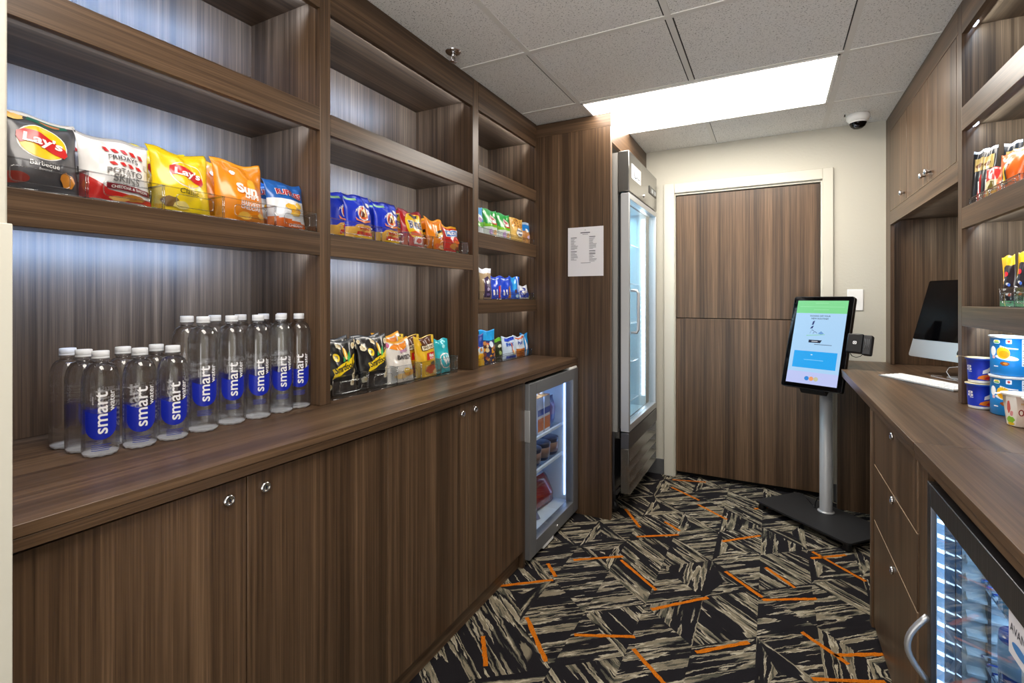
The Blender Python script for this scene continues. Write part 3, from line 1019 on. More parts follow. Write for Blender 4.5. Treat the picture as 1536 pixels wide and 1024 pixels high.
# upper cupboard
t = thing('wall_cupboard', (.82, 3.1, 1.745), 'walnut wall cupboard with three doors above the computer niche', 'cupboard')
mb = MB()
mb.box(.641, RB, 2.443, 3.788, 1.775, 2.404, WZ)
mb.box(RX, .640, 2.443, 3.66, 1.745, 1.824, WY, .001)
mb.box(RX, .640, 2.443, 3.66, 2.302, 2.404, WY, .001)
mb.box(RX, .640, 3.658, 3.788, .914, 2.404, WZ, .001)
mb.box(RX + .001, .640, 2.443, 2.462, 1.824, 2.302, WZ)
mb.box(.641, RB, 3.70, 3.735, .914, 1.774, WZ, .001)
mb.finish('carcass', t)
mb = MB(); mb.box(RB, RB + .015, 2.44, 3.788, .914, 2.404, WZ); mb.finish('back_panel', t)
for ya, yb, ky in ((2.464, 2.861, 2.810), (2.863, 3.260, 2.897), (3.262, 3.656, 3.300)):
    mb = MB(); mb.box(RX, .640, ya, yb, 1.827, 2.299, WZ, .001)
    mb.box(RX - .0004, .630, ya, yb, 1.8262, 1.8272, EDGE)
    d = mb.finish('door', t)
    mb = MB(); mb.lathe([(.006, 0), (.006, -.010), (.012, -.014), (.0135, -.020), (.011, -.025), (0, -.0265)], CHROME, (RX, ky, 1.868), 20, 'x')
    mb.finish('knob', d)
mb = MB(); mb.box(.655, .668, 2.47, 3.64, 1.769, 1.775, LEDMAT); mb.finish('led_strip', t)
led(2.5, 3.62, .675, 1.765, (1, 0, -.8), LP * 1.3, col=(.6, .8, 1))

# open shelves on the right
t = thing('wall_shelving', (.82, 1.4, .914), 'walnut open shelving on the right wall with candy and noodle cups', 'shelving')
mb = MB(); mb.box(RX, RB, 2.401, 2.442, .914, 2.404, WZ, .001); mb.finish('upright', t)
mb = MB(); mb.box(RX, RB, .28, .32, .914, 2.404, WZ, .001); mb.finish('upright', t)
mb = MB(); mb.box(RB, RB + .015, .28, 2.439, .914, 2.404, WZ); mb.finish('back_panel', t)
for zt, zb, nm in ((CZ - .004, 2.284, 'header'), (2.010, 1.924, 'shelf'), (1.638, 1.562, 'shelf'), (1.275, 1.202, 'shelf')):
    mb = MB()
    mb.box(RX, RX + .02, .321, 2.4005, zb, zt, WY, .001)
    un = zb + (.018 if nm == 'shelf' else .022)
    mb.box(RX + .02, RB, .321, 2.4005, un, min(zt - .0005, un + .05), WY)
    if nm == 'shelf':
        mb.box(RX + .02, RB, .321, 2.4005, un + .05, zt - .0005, WY)
    p = mb.finish(nm, t)
    mb = MB(); mb.box(RX + .0205, RX + .027, .34, 2.385, un - .003, un, LEDMAT); mb.box(RX + .0205, RX + .036, 2.352, 2.388, un - .011, un - .0031, LEDMAT, .002); mb.finish('led_strip', p)
    led(.35, 2.38, RX + .043, un - .010, (1, 0, -.75), LP * .75 * 2.05, col=(.6, .8, 1), spread=175)

# ------------------------------------------------------------------ right glass-door fridge
t = thing('beverage_fridge', (.65, 1.3, 0), 'stainless framed glass-door beverage fridge under the right worktop', 'fridge')
y0, y1 = .980, 1.628
mb = MB()
mb.box(.41, .98, y0, y0 + .03, .04, .832, BLACK); mb.box(.41, .98, y1 - .03, y1, .04, .832, BLACK)
mb.box(.41, .98, y0 + .03, y1 - .03, .802, .832, BLACK); mb.box(.41, .98, y0 + .03, y1 - .03, .04, .085, BLACK)
mb.box(.95, .98, y0 + .03, y1 - .03, .085, .802, BLACK)
mb.finish('cabinet', t)
LIN2 = mat('#a9c4d6', .3, name='blue_grey_liner')
mb = MB()
mb.box(.412, .95, y1 - .036, y1 - .0305, .086, .801, LIN2); mb.box(.412, .95, y0 + .0305, y0 + .036, .086, .801, LIN2)
mb.box(.944, .9495, y0 + .036, y1 - .036, .086, .801, LIN2)
mb.box(.412, .944, y0 + .036, y1 - .036, .796, .801, LIN2); mb.box(.412, .944, y0 + .036, y1 - .036, .086, .09, LIN2)
for k in range(15):
    z = .115 + k * .045
    mb.prism([(y1 - .0365, z), (y1 - .050, z + .004), (y1 - .050, z + .010), (y1 - .0365, z + .022)], .418, .80, LIN2, 'x')
for xx in (.455, .545, .635):
    mb.box(xx, xx + .006, y1 - .052, y1 - .036, .10, .79, STEELD)
mb.finish('liner', t)
LEDB = mat('#86b4e6', .4, emit=1.1, name='cool_led_diffuser'); GLINT = mat('#e4f2ff', .4, emit=6.5, name='painted_glint')
GLINT_DIM = mat('#c4dcf4', .4, emit=2.2, name='painted_glint_dim'); REFL_BAND = mat('#5d7f9f', .3, .3, name='painted_reflection_band')  # door gasket reflections painted in as bands and bars, not lamps
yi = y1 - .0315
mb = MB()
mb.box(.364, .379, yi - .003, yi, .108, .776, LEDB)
mb.box(.381, .399, yi - .003, yi, .108, .776, REFL_BAND); mb.box(.401, .4115, yi - .003, yi, .108, .776, REFL_BAND)
for k in range(18):  # glowing glints painted over the strip and the bands beside it
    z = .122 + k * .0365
    mb.prism([(.365, z), (.378, z - .004), (.378, z + .004), (.365, z + .009)], yi - .0042, yi - .0032, GLINT, 'y')
    mb.prism([(.382, z), (.398, z - .005), (.398, z - .001), (.382, z + .004)], yi - .0042, yi - .0032, GLINT_DIM, 'y')
    mb.prism([(.402, z - .002), (.411, z - .007), (.411, z - .004), (.402, z + .001)], yi - .0042, yi - .0032, GLINT_DIM, 'y')
mb.finish('led_strip', t)  # strip together with the painted glints and reflection bands
d = bpy.data.lights.new('fridge_lamp', 'AREA'); d.shape = 'RECTANGLE'; d.size = .04; d.size_y = .5; d.energy = 3.5; d.color = (.6, .8, 1)
o = bpy.data.objects.new('fridge_lamp', d); COL.objects.link(o); o.location = (.62, 1.3, .79)
for z in (.27, .45, .63):
    mb = MB()
    for k in range(18):
        y = y0 + .045 + k * (y1 - y0 - .105) / 17
        mb.box(.44, .93, y - .002, y + .002, z, z + .004, CHROME)
    for x in (.438, .68, .925):
        mb.box(x, x + .006, y0 + .04, y1 - .056, z - .005, z, CHROME)
    mb.finish('shelf', t)
mb = MB()
frame_rect(mb, .352, .405, y0, y1, .05, .834, .030, .055, .056, STEELD, .002)
dd = mb.finish('door', t)
mb = MB(); mb.box(.358, .363, y0 + .028, y1 - .028, .103, .780, PANE); mb.finish('glass', dd)
mb = MB()
hp = []
for k in range(13):
    a = k / 12
    hp.append((.350 - .042 * math.sin(PI * a), 1.612 - .004 * math.sin(PI * a), .492 - .165 * a))
mb.tube(hp, .0075, ALU, 12)
mb.finish('handle', dd)
mb = MB()
S = lambda x, y, off: Vector((.3575 - off, -x, y))
mb.prism([(1.060, .700), (1.145, .700), (1.145, .777), (1.060, .777)], .3572, .3578, mat('#e9e7ee', .4, name='sticker_white'), 'x')
put_text(mb, 'AVANTI', -1.100, .748, .076, mat('#26293a', .5), S, .001)
put_poly(mb, ellipse(-1.10, .722, .030, .008), mat('#4a86c8', .5), S, .001)
mb.finish('sticker', dd)
blue_pal = [('#1f56c9', '#dfe9f7', '#1a3f9c'), ('#3aa0e0', '#e6f0f8', '#f0f0f0'), ('#1848b0', '#88b9ea', '#2a62d0')]
ff = None
names3 = {.634: 'top wire shelf', .454: 'middle wire shelf', .274: 'lower wire shelf'}
n3 = 0
for z in (.634, .454, .274):
    for k in range(5):
        ci = (k + int(z * 10)) % 3
        lab = 'blue-labelled bottle, %s of the right beverage fridge, %s from its hinge side' % (names3[z], ('first', 'second', 'third', 'fourth', 'fifth')[k])
        loc = (.462 + .01 * (k % 2), 1.075 + k * .085, z)
        ob = tag(soda(*blue_pal[ci], h=.165, r=.036).finish('drink_bottle'), lab, 'bottle', 'blue bottles in the right beverage fridge')
        ob.location = loc
ob = pouch_mesh(.20, .15, .08, [(.3, P('#e6edf5')), (.8, P('#1d55c4')), (1, P('#58a9e4'))], 5).finish('ice_pack')
tag(ob, 'blue and white soft pack on the lower floor of the right beverage fridge', 'pack')
place(ob, (.56, 1.22, .0905), -90, 10)

# ------------------------------------------------------------------ computer
t = thing('desktop_computer', (.836, 3.085, .914), 'all-in-one computer with black screen and silver chin in the niche', 'computer', local=True, rotz=R(-63.7))
def loc_of(px, py):
    a = R(-63.7); dx, dy = px - .836, py - 3.085
    return dx * math.cos(a) + dy * math.sin(a), -dx * math.sin(a) + dy * math.cos(a)
lx, ly = loc_of(.640, 3.325)
W_, H_, TL = .60, .412, R(16)
M = Matrix.Translation((lx + W_ / 2, ly, .088)) @ Matrix.Rotation(-TL, 4, 'X')
mb = MB()
mb.prism(rrect(0, H_ / 2, W_, H_, .014), 0, .006, ALU, 'y')
mb.bm.transform(M)
body = mb.finish('housing', t)
mb = MB()
mb.prism(rrect(0, H_ / 2, W_ * .8, H_ * .78, .05), .0062, .020, ALU, 'y'); mb.prism(rrect(0, H_ / 2, W_ * .5, H_ * .5, .05), .0202, .034, ALU, 'y')
mb.bm.transform(M); mb.finish('rear_shell', t)
mb = MB(); mb.prism(rrect(0, .092 + (H_ - .092) / 2, W_ - .002, H_ - .092, .010), -.002, -.0002, BLACKG, 'y'); mb.bm.transform(M); mb.finish('screen', t)
mb = MB()
ap = [(0, .011), (.007, .0145), (.0145, .012), (.0125, .002), (.0145, -.006), (.009, -.016), (.003, -.014), (-.003, -.014), (-.009, -.016), (-.0155, -.004), (-.013, .010), (-.007, .0145)]
mb.prism([(x, .046 + z) for x, z in ap], -.0015, 0, BLACK, 'y'); mb.prism([(.000, .062), (.007, .072), (.009, .072), (.004, .062)], -.0015, 0, BLACK, 'y')
mb.bm.transform(M); mb.finish('emblem', t)
cx0 = lx + W_ / 2
mb = MB()
mb.prism(rrect(cx0, ly + .115, .20, .18, .02), .001, .008, ALU)
pts = [(cx0, ly + .175, .010), (cx0, ly + .185, .08), (cx0, ly + .175, .16), (cx0, ly + .130, .24), (cx0, ly + .095, .285)]
for (a, b) in zip(pts[:-1], pts[1:]):
    mb.prism([(a[1], a[2]), (b[1], b[2]), (b[1] + .009, b[2]), (a[1] + .009, a[2])], cx0 - .08, cx0 + .08, ALU, 'x')
mb.finish('stand', t)

t = thing('keyboard', (.475, 3.09, .914), 'slim white keyboard with silver base on the right worktop', 'keyboard', local=True, rotz=R(-63.7))
mb = MB()
mb.prism([(0, .001), (.118, .001), (.118, .012), (0, .005)], 0, .44, ALU, 'x'); mb.finish('base', t)
mb = MB()
for r_ in range(5):
    for c_ in range(17):
        if r_ == 0 and 4 <= c_ <= 8:
            if c_ > 4: continue
            xx0, xx1 = .008 + 4 * .0252, .008 + 9 * .0252 - .003
        else:
            xx0, xx1 = .008 + c_ * .0252, .008 + (c_ + 1) * .0252 - .003
        yy0 = .006 + r_ * .0216; yy1 = yy0 + .0186
        za = .005 + yy0 * .0593; zb_ = .005 + yy1 * .0593
        mb.box(xx0, xx1, yy0, yy1, za + .0004, zb_ + .0022, WHITE, .0012, 1)
mb.finish('keys', t)

CABLE = mat('#a2a2a4', .5, name='white_cable')
mb = MB()
mb.tube([(.80, 3.02, .918), (.765, 3.00, .918), (.742, 3.03, .930), (.735, 3.06, .955), (.745, 3.06, .975), (.775, 3.03, .985), (.82, 3.0, .99)], .0018, CABLE, 8)
mb.tube([(.86, 2.93, .918), (.78, 2.99, .918), (.74, 3.06, .918), (.70, 3.16, .918), (.71, 3.20, .918), (.745, 3.18, .918)], .0015, CABLE, 8)
tag(mb.finish('power_cable'), 'looped white cable lying below the computer chin', 'cable')
mb = MB()
mb.box(-.028, .028, -.025, .025, 0, .045, BLACK, .006)
mb.box(-.018, .018, -.026, -.024, .012, .032, STEELD)
pb = tag(mb.finish('power_adapter'), 'black power adapter block with cable below the computer', 'adapter')
pb.location = (.800, 2.955, .9135)

# ------------------------------------------------------------------ ordering kiosk
t = thing('ordering_kiosk', (.278, 3.444, 0), 'tilted touchscreen ordering kiosk on a grey pole with black base plate', 'kiosk')
byaw = R(-42)
MBs = Matrix.Translation((.243, 3.378, 0)) @ Matrix.Rotation(byaw, 4, 'Z')
KB = mat('#1e1e20', .55, name='black_powder_coat')
mb = MB(); mb.prism(rrect(0, 0, .60, .36, .02), .040, .050, KB); mb.bm.transform(MBs); bp = mb.finish('base_plate', t)
for sx in (-.27, .27):
    for sy in (-.15, .15):
        mb = MB(); mb.lathe([(.022, 0), (.024, .006), (.018, .030), (.018, .0397), (0, .0398)], BLACK, (sx, sy, 0), 16); mb.bm.transform(MBs); mb.finish('foot', bp)
mb = MB()
mb.lathe([(.044, .0505), (.044, .056), (.034, .057), (.033, .060), (.033, .985), (0, .986)], mat('#a8a9ab', .42, .25, name='grey_pole_paint'), (.278, 3.444, 0), 32); mb.finish('pole', t)
MS = Matrix.Translation((.2285, 3.401, 1.0507)) @ Matrix.Rotation(R(-28.9), 4, 'Z') @ Matrix.Rotation(R(-17.1), 4, 'X')
SW, SH = .332, .558
mb = MB()
mb.prism(rrect(0, 0, SW, SH, .012), 0, .030, BLACK, 'y'); mb.prism(rrect(0, 0, SW - .006, SH - .006, .010), -.0015, -.0001, BLACKG, 'y')
mb.bm.transform(MS)
scr = mb.finish('display', t)
mb = MB()
mb.prism(rrect(0, -.05, .12, .14, .02), .0302, .055, KB, 'y')
mb.prism([(.03, -.285), (.055, -.30), (.075, -.27), (.075, -.10), (.03, -.10)], -.07, .07, KB, 'x')
mb.bm.transform(MS); mb.finish('mount', t)
def E_(h, s=1.0):
    m = mat(h, .25, emit=s, name='screen_' + h.lstrip('#'))
    m.node_tree.nodes['Principled BSDF'].inputs['Base Color'].default_value = (.004, .004, .004, 1)
    return m
mb = MB()
def SS(x, y, off):
    return MS @ Vector((x, -.0022 - off, y))
AW, AH = SW * .84, SH * .905
def q(x0_, x1_, y0_, y1_, m, off=.0003):
    put_poly(mb, [(x0_ * AW, y0_ * AH), (x1_ * AW, y0_ * AH), (x1_ * AW, y1_ * AH), (x0_ * AW, y1_ * AH)], m, SS, off, 9)
q(-.5, .5, -.5, .5, E_('#a9d0f2', .95), 0)
q(-.5, .5, -.5, -.36, E_('#bcc4f0', .95), .0001)
q(-.5, .5, .345, .5, E_('#79d98e', .9), .0002)
for yy, w in ((.470, .13), (.425, .44), (.390, .15)):
    q(-w, w, yy - .003, yy + .003, E_('#98e4a8', .9))
TXT = E_('#27304f', .5)
put_text(mb, 'KICKING OFF YOUR', .0, .312 * AH, AW * .40, TXT, SS, .0004, bold=.015, maxlen=9)
put_text(mb, 'NEW ROUTINE?', .0, .280 * AH, AW * .34, TXT, SS, .0004, bold=.015, maxlen=9)
NAVY = E_('#2b3c86', .7)
def pq(pts, m, off=.0004):
    put_poly(mb, [(x * AW, y * AH) for x, y in pts], m, SS, off, 9)
pq([(-.13, .245), (-.09, .255), (-.11, .205), (-.145, .200)], NAVY); pq([(-.14, .185), (-.10, .195), (-.12, .160), (-.17, .155)], NAVY)
for a0 in (0, 1):
    pts = [(-.16 + .06 * a0, .10), (-.13 + .06 * a0, .145 - .02 * a0), (-.09 + .06 * a0, .135 - .02 * a0), (-.075 + .06 * a0, .10)]
    for p_, r_ in zip(pts[:-1], pts[1:]):
        pq([(p_[0], p_[1]), (r_[0], r_[1]), (r_[0], r_[1] - .006), (p_[0], p_[1] - .006)], NAVY)
pq([(-.22, .075), (.14, .095), (.14, .088), (-.22, .066)], E_('#8fd0b0', .9)); pq([(.0, .10), (.06, .13), (.12, .10), (.06, .09)], E_('#6f9fd6', .9))
pq([(-.16, .022), (.10, .022), (.07, -.012), (-.16, -.012)], TXT); pq([(-.10, .010), (.02, .010), (.02, .000), (-.10, .000)], E_('#e9eef8', .9))
pq([(-.04, -.028), (.30, -.028), (.30, -.034), (-.04, -.034)], E_('#4a5670', .8))
q(-.42, .43, -.315, -.115, E_('#1f9fe8', 1.0), .0002)
q(-.20, .18, -.220, -.214, E_('#86cdf4', 1.0)); put_poly(mb, ellipse(-.06 * AW, -.155 * AH, .02 * AW, .012 * AW), E_('#bfe4fa', 1.0), SS, .0004, 9)
for xx, cc in ((-.09, '#2f86d8'), (.0, '#f0a06a'), (.09, '#c8c6a0')):
    put_poly(mb, ellipse(xx * AW, -.435 * AH, .045 * AW, .045 * AW), E_(cc, .9), SS, .0003, 9)
mb.finish('screen', scr)
mb = MB()
MR = MS @ Matrix.Translation((SW / 2 + .040, .0, .005)) @ Matrix.Rotation(R(6), 4, 'Z')
mb.box(-.045, .030, -.012, .022, -.052, .056, BLACK, .006)
mb.bm.transform(MR); cr = mb.finish('card_reader', t)
mb = MB()
mb.box(.0305, .072, -.010, .030, -.058, .052, KB, .006)
for k in range(3):
    mb.tube([(.040 + .009 * k, -.0115, .03), (.046 + .007 * k, -.0115, .005), (.040 + .009 * k, -.0115, -.03)], .0008, SILVER, 6)
mb.bm.transform(MR); mb.finish('card_cradle', cr)
mb = MB()
def SR(x, y, off):
    return MR @ Vector((x, -.0122 - off, y))
LOGO = mat('#d8d8da', .4)
put_poly(mb, rrect(-.006, .004, .017, .017, .004), LOGO, SR, .0004, 9); put_poly(mb, rrect(-.006, .004, .011, .011, .003), BLACK, SR, .0006, 9); put_poly(mb, rrect(-.006, .004, .006, .006, .001), LOGO, SR, .0008, 9)
mb.finish('emblem', cr)
mb = MB(); mb.tube([(-.03, .02, -.052), (-.02, .02, -.066), (.0, .02, -.072), (.02, .02, -.064), (.028, .02, -.052)], .002, BLACK, 8); mb.bm.transform(MR); mb.finish('reader_cable', cr)
mb = MB()
mb.tube([(.225, 3.475, .052), (.228, 3.478, .085), (.238, 3.478, .11), (.246, 3.468, .125)], .003, BLACK, 8)
mb.tube([(.225, 3.475, .052), (.20, 3.58, .052), (.17, 3.70, .045), (.15, 3.76, .006)], .003, BLACK, 8)
mb.finish('power_cord', t)
# ------------------------------------------------------------------ water bottles
LBLUE = mat('#1326a8', .35, name='label_blue')
LWHITE = mat('#f4f4f8', .4, name='label_white')
LINKB = mat('#3140a0', .5, name='label_small_print')
CAPM = mat('#e6e9ee', .45, name='bottle_cap')
def bottle_base():
    m, nt, b = nodes_of('moulded_base_painted_glow')
    b.inputs['Base Color'].default_value = rgb('#eef3fa')  # whitened to stand for light focused in the bottle base
    b.inputs['Transmission Weight'].default_value = .40
    b.inputs['IOR'].default_value = 1.25
    b.inputs['Roughness'].default_value = .12
    return m
BASEM = bottle_base()
def water_bottle(r, H, label, group):
    t = thing('water_bottle', (0, 0, 0), label, 'water bottle', group, local=True)
    zs = H - .075           # shoulder start
    prof = [(0, .004), (r * .45, .0035), (r * .72, .0), (r * .86, .001), (r * .97, .008), (r, .018), (r, zs)]
    for k in range(1, 9):
        a = k / 8
        prof.append((.0145 + (r - .0145) * math.cos(a * PI / 2) ** .9, zs + .048 * math.sin(a * PI / 2)))
    prof += [(.0138, zs + .054), (.0172, zs + .0545), (.0172, zs + .0565), (.0135, zs + .057), (.0130, H - .003), (0, H - .003)]
    mb = MB(); mb.lathe(prof, WATER, (0, 0, 0), 40, mfun=lambda i: BASEM if i < 4 else WATER)
    for v in mb.bm.verts:
        rr_ = math.hypot(v.co.x, v.co.y)
        if rr_ > r * .5 and v.co.z < .02:
            a = math.atan2(v.co.y, v.co.x)
            v.co.z += .0009 * (1 + math.cos(a * 10)) * max(0, 1 - v.co.z / .016)
    mb.finish('bottle_body', t)
    mb = MB()
    mb.lathe([(.0135, H - .0175), (.0162, H - .0172), (.0162, H - .0135), (.0158, H - .013), (.0162, H - .0125), (.0160, H - .001), (.0150, H), (0, H)], CAPM, (0, 0, 0), 36)
    mb.finish('cap', t)
    mb = MB()
    def S(x, y, off):
        a = x / r
        return Vector((math.sin(a) * (r + off), -math.cos(a) * (r + off), y))
    b0 = .040 if H < .26 else .070
    a_ = .031
    top = b0 + .066
    pts = [(-a_, top), (-a_, b0 + a_)]
    pts += [(a_ * math.cos(PI + PI * k / 12), b0 + a_ + a_ * math.sin(PI + PI * k / 12)) for k in range(1, 12)]
    pts += [(a_, b0 + a_), (a_, top + .004), (a_ * .55, top - .006), (0, top - .009), (-a_ * .5, top - .006)]
    put_poly(mb, pts, LBLUE, S, .0004, .006)
    put_text(mb, 'smart', .001, b0 + .060, .094, LWHITE, S, .0010, bold=.012, rot=PI / 2, height=.021, maxlen=.006)
    put_text(mb, 'water', .020, b0 + .0855, .046, LWHITE, S, .0010, bold=.006, rot=PI / 2, height=.010, maxlen=.006)
    put_text(mb, 'glaceau', -.0145, b0 + .088, .018, LWHITE, S, .0010, rot=PI / 2, height=.003, maxlen=.006)
    for k in range(4):
        put_poly(mb, [(-.018, b0 - .012 - k * .004), (.018 - .004 * (k % 2), b0 - .012 - k * .004), (.018 - .004 * (k % 2), b0 - .0105 - k * .004), (-.018, b0 - .0105 - k * .004)], LINKB, S, .0004, .006)
    # back label
    xb = PI * r
    mb.finish('label', t)
    return t
def face_cam(x, y, extra=0):
    return math.atan2(-y, -x) + PI / 2 + R(extra)
gs, gl = 'small water bottles on the left worktop', 'tall water bottles on the left worktop'
small = [(-1.357, .563, 'front row, nearest the wall end', 2), (-1.354, .641, 'front row, middle of three', 6), (-1.352, .714, 'front row, touching the tall bottles', 8),
         (-1.429, .560, 'second row, nearest the wall end', 60), (-1.426, .638, 'second row, behind the middle one', 50), (-1.424, .712, 'second row, beside the first tall bottle', 70),
         (-1.501, .557, 'rearmost, nearest the wall end', 95)]
tall = [(-1.363, .797, 'front row, first from the small bottles', 6), (-1.370, .881, 'front row, second from the small bottles', 6), (-1.366, .960, 'front row, middle of five', 8),
        (-1.372, 1.043, 'front row, second from the shelf upright', 8), (-1.380, 1.116, 'front row, nearest the shelf upright', 4),
        (-1.440, .797, 'back row, beside the small bottles', 150), (-1.450, .881, 'back row, second from the small bottles', 190), (-1.446, .958, 'back row, middle of five', 200),
        (-1.452, 1.040, 'back row, second from the shelf upright', 160), (-1.461, 1.114, 'back row, nearest the shelf upright', 170)]
s0 = None
for x, y, where, ex in small:
    lab = 'small clear water bottle with blue label, ' + where
    if s0 is None:
        s0 = o = water_bottle(.0345, .236, lab, gs)
    else:
        o = dup(s0, (0, 0, 0), None, lab, gs)
    o.location = (x, y, .9472); o.rotation_euler = (0, 0, face_cam(x, y, ex))
s0 = None
for x, y, where, ex in tall:
    lab = 'tall clear water bottle with blue label, ' + where
    if s0 is None:
        s0 = o = water_bottle(.0365, .307, lab, gl)
    else:
        o = dup(s0, (0, 0, 0), None, lab, gl)
    o.location = (x, y, .9472); o.rotation_euler = (0, 0, face_cam(x, y, ex))

# ------------------------------------------------------------------ snack bags
G = lambda h, r=.30: mat(h, r, coat=.35, name='film_' + h.lstrip('#'))
def bag(name, w, h, t, base, zones=(), decals=(), seed=0, nu=28, nv=34, seal=.055, flop=0.0, wr=1.0):
    """pillow bag standing on z=0, front at -y.  zones: (test(u, v), material).  decals in units of the half width / height"""
    mb = MB()
    rr = random.Random(seed)
    sx, sy = rr.uniform(0, 50), rr.uniform(0, 50)
    ph = rr.uniform(0, 6)
    def prof(u, v, side):
        au = min(1.0, abs(u))
        e = max(0.0, 1 - au ** 2.2) ** .75
        if v < .36:
            f = .55 + .45 * math.sin(v / .36 * PI / 2)
        else:
            k = min(1.0, (v - .36) / (.64 - seal))
            f = max(0.0, 1 - k ** 1.7) ** .9
        th = t / 2 * e * f
        n = noise.noise(Vector((u * 2.3 + sx, v * 3.0 + sy, side * 3.1))) * .0075 * wr
        n += noise.noise(Vector((u * 2.9 + sx, v * 5.2 + sy, side * 7.7))) * .0036 * wr
        crk = math.sin(u * 9 + ph + side) * .0034 * wr * math.exp(-((v - (1 - seal * 1.8)) / .13) ** 2)
        crk += math.sin(u * 9 + ph * 2) * .0020 * wr * math.exp(-(v / .10) ** 2)
        edge = (1 - au ** 6)
        return max(.0004, th + (n + crk) * edge * (1 if f > .05 else .25))
    def S0(u, v, side, off=0.0):
        pinch = 1 - .075 * math.sin(PI * min(1, v * 1.02))
        x = u * w / 2 * pinch
        z = v * h + .006 * wr * u * u * v * v * v + .004 * wr * math.sin(u * 4 + ph) * v * v
        y = side * (prof(u, v, side) + off)
        fl = max(0.0, v - .84) / .16
        y += flop * fl * fl * .022
        z += noise.noise(Vector((u * 1.3 + sx, 9.1, sy))) * .006 * wr * v * v
        return Vector((x, y, z))
    def S(x, y, off):            # x in metres from the middle, y in metres up
        return S0(max(-1, min(1, x / (w / 2))), max(0, min(1, y / h)), -1, off)
    rows = {}
    for side in (-1, 1):
        rows[side] = [[mb.bm.verts.new(S0(-1 + 2 * i / nu, j / nv, side)) for i in range(nu + 1)] for j in range(nv + 1)]
    for side in (-1, 1):
        g = rows[side]
        for j in range(nv):
            for i in range(nu):
                u, v = -1 + 2 * (i + .5) / nu, (j + .5) / nv
                m = base
                for fn, zm in zones:
                    if fn(u, v):
                        m = zm
                q_ = (g[j][i], g[j][i + 1], g[j + 1][i + 1], g[j + 1][i])
                f = mb.bm.faces.new(q_ if side < 0 else tuple(reversed(q_)))
                f.material_index = mb.mi(m)
                f.smooth = True
    A, B = rows[-1], rows[1]
    for j in range(nv):
        for i in (0, nu):
            q_ = (A[j][i], A[j + 1][i], B[j + 1][i], B[j][i])
            f = mb.bm.faces.new(q_ if i == 0 else tuple(reversed(q_))); f.material_index = mb.mi(base)
    for j in (0, nv):
        for i in range(nu):
            q_ = (A[j][i], A[j][i + 1], B[j][i + 1], B[j][i])
            f = mb.bm.faces.new(tuple(reversed(q_)) if j == 0 else q_); f.material_index = mb.mi(base)
    hw = w / 2
    for dcl in decals:
        k = dcl[0]
        lay = dcl[-1] * .0011 + .0007
        if k == 'e':
            _, cx, cy, rx, ry, m, _l = dcl
            put_poly(mb, ellipse(cx * hw, cy * h, rx * hw, ry * hw), m, S, lay, .006)
        elif k == 'er':
            _, cx, cy, rx, ry, rot, m, _l = dcl
            put_poly(mb, ellipse(cx * hw, cy * h, rx * hw, ry * hw, rot=rot), m, S, lay, .006)
        elif k == 'b':
            _, cx, cy, rx, ry, m, sd, _l = dcl
            put_poly(mb, blob(cx * hw, cy * h, rx * hw, ry * hw, sd), m, S, lay, .006)
        elif k == 'p':
            _, pts, m, _l = dcl
            put_poly(mb, [(x * hw, y * h) for x, y in pts], m, S, lay, .006)
        elif k == 't':
            _, s, cx, cy, wd, m, kw, _l = dcl
            kw = dict(kw)
            if 'bend' in kw: kw['bend'] *= hw
            if 'height' in kw: kw['height'] *= hw
            put_text(mb, s, cx * hw, cy * h, wd * hw, m, S, lay, maxlen=.006, **kw)
    return mb.finish(name)

def rep(o, label, loc, rz, lean, sx=1.0):
    c = o.copy(); COL.objects.link(c)
    c['label'] = label
    c.location = loc; c.rotation_euler = (R(-lean), 0, R(rz))
    return c
def put(o, label, cat, group, loc, rz=90, lean=6):
    tag(o, label, cat, group)
    o.location = loc; o.rotation_euler = (R(-lean), 0, R(rz))
    return o

def clear_bin(label, group, x0, x1, y0, y1, z, hgt, front=1):
    """open clear bin; front = +1 when its front wall is at x1"""
    cx, cy = (x0 + x1) / 2, (y0 + y1) / 2
    t = thing('clear_bin', (cx, cy, z), label, 'clear bin', group)
    mb = MB()
    w = .0022
    mb.box(x0, x1, y0, y1, z + .0004, z + .0024, ACRYLIC)
    mb.box(x0, x0 + w, y0, y1, z + .0026, z + hgt, ACRYLIC); mb.box(x1 - w, x1, y0, y1, z + .0026, z + hgt, ACRYLIC)
    mb.box(x0 + w, x1 - w, y0, y0 + w, z + .0026, z + hgt, ACRYLIC); mb.box(x0 + w, x1 - w, y1 - w, y1, z + .0026, z + hgt, ACRYLIC)
    mb.finish('walls', t)
    mb = MB()
    for (a, b, c_, d_) in ((x0, x1, y0, y0 + w), (x0, x1, y1 - w, y1), (x0, x0 + w, y0, y1), (x1 - w, x1, y0, y1)):
        mb.box(a - .0004, b + .0004, c_ - .0004, d_ + .0004, z + hgt, z + hgt + .0025, ACRYLIC_EDGE)
    xf = x1 - w / 2 if front > 0 else x0 + w / 2
    for yy in (y0 + w / 2, y1 - w / 2):
        mb.tube([(xf, yy, z + .003), (xf, yy, z + hgt)], .0017, ACRYLIC_EDGE, 6)
    mb.tube([(xf, y0, z + .002), (xf, y1, z + .002)], .0016, ACRYLIC_EDGE, 6)
    mb.finish('rim', t)
    xf2 = x1 + .001 if front > 0 else x0 - .001
    pts = rrect((y0 + y1) / 2, z + hgt * .50, (y1 - y0) * .62, hgt * .52, hgt * .14, 4)
    mb = MB(); mb.tube([(xf2, a, b) for a, b in pts], .0014, ACRYLIC_EDGE, 6, True)
    mb.finish('handle', t)
    return t

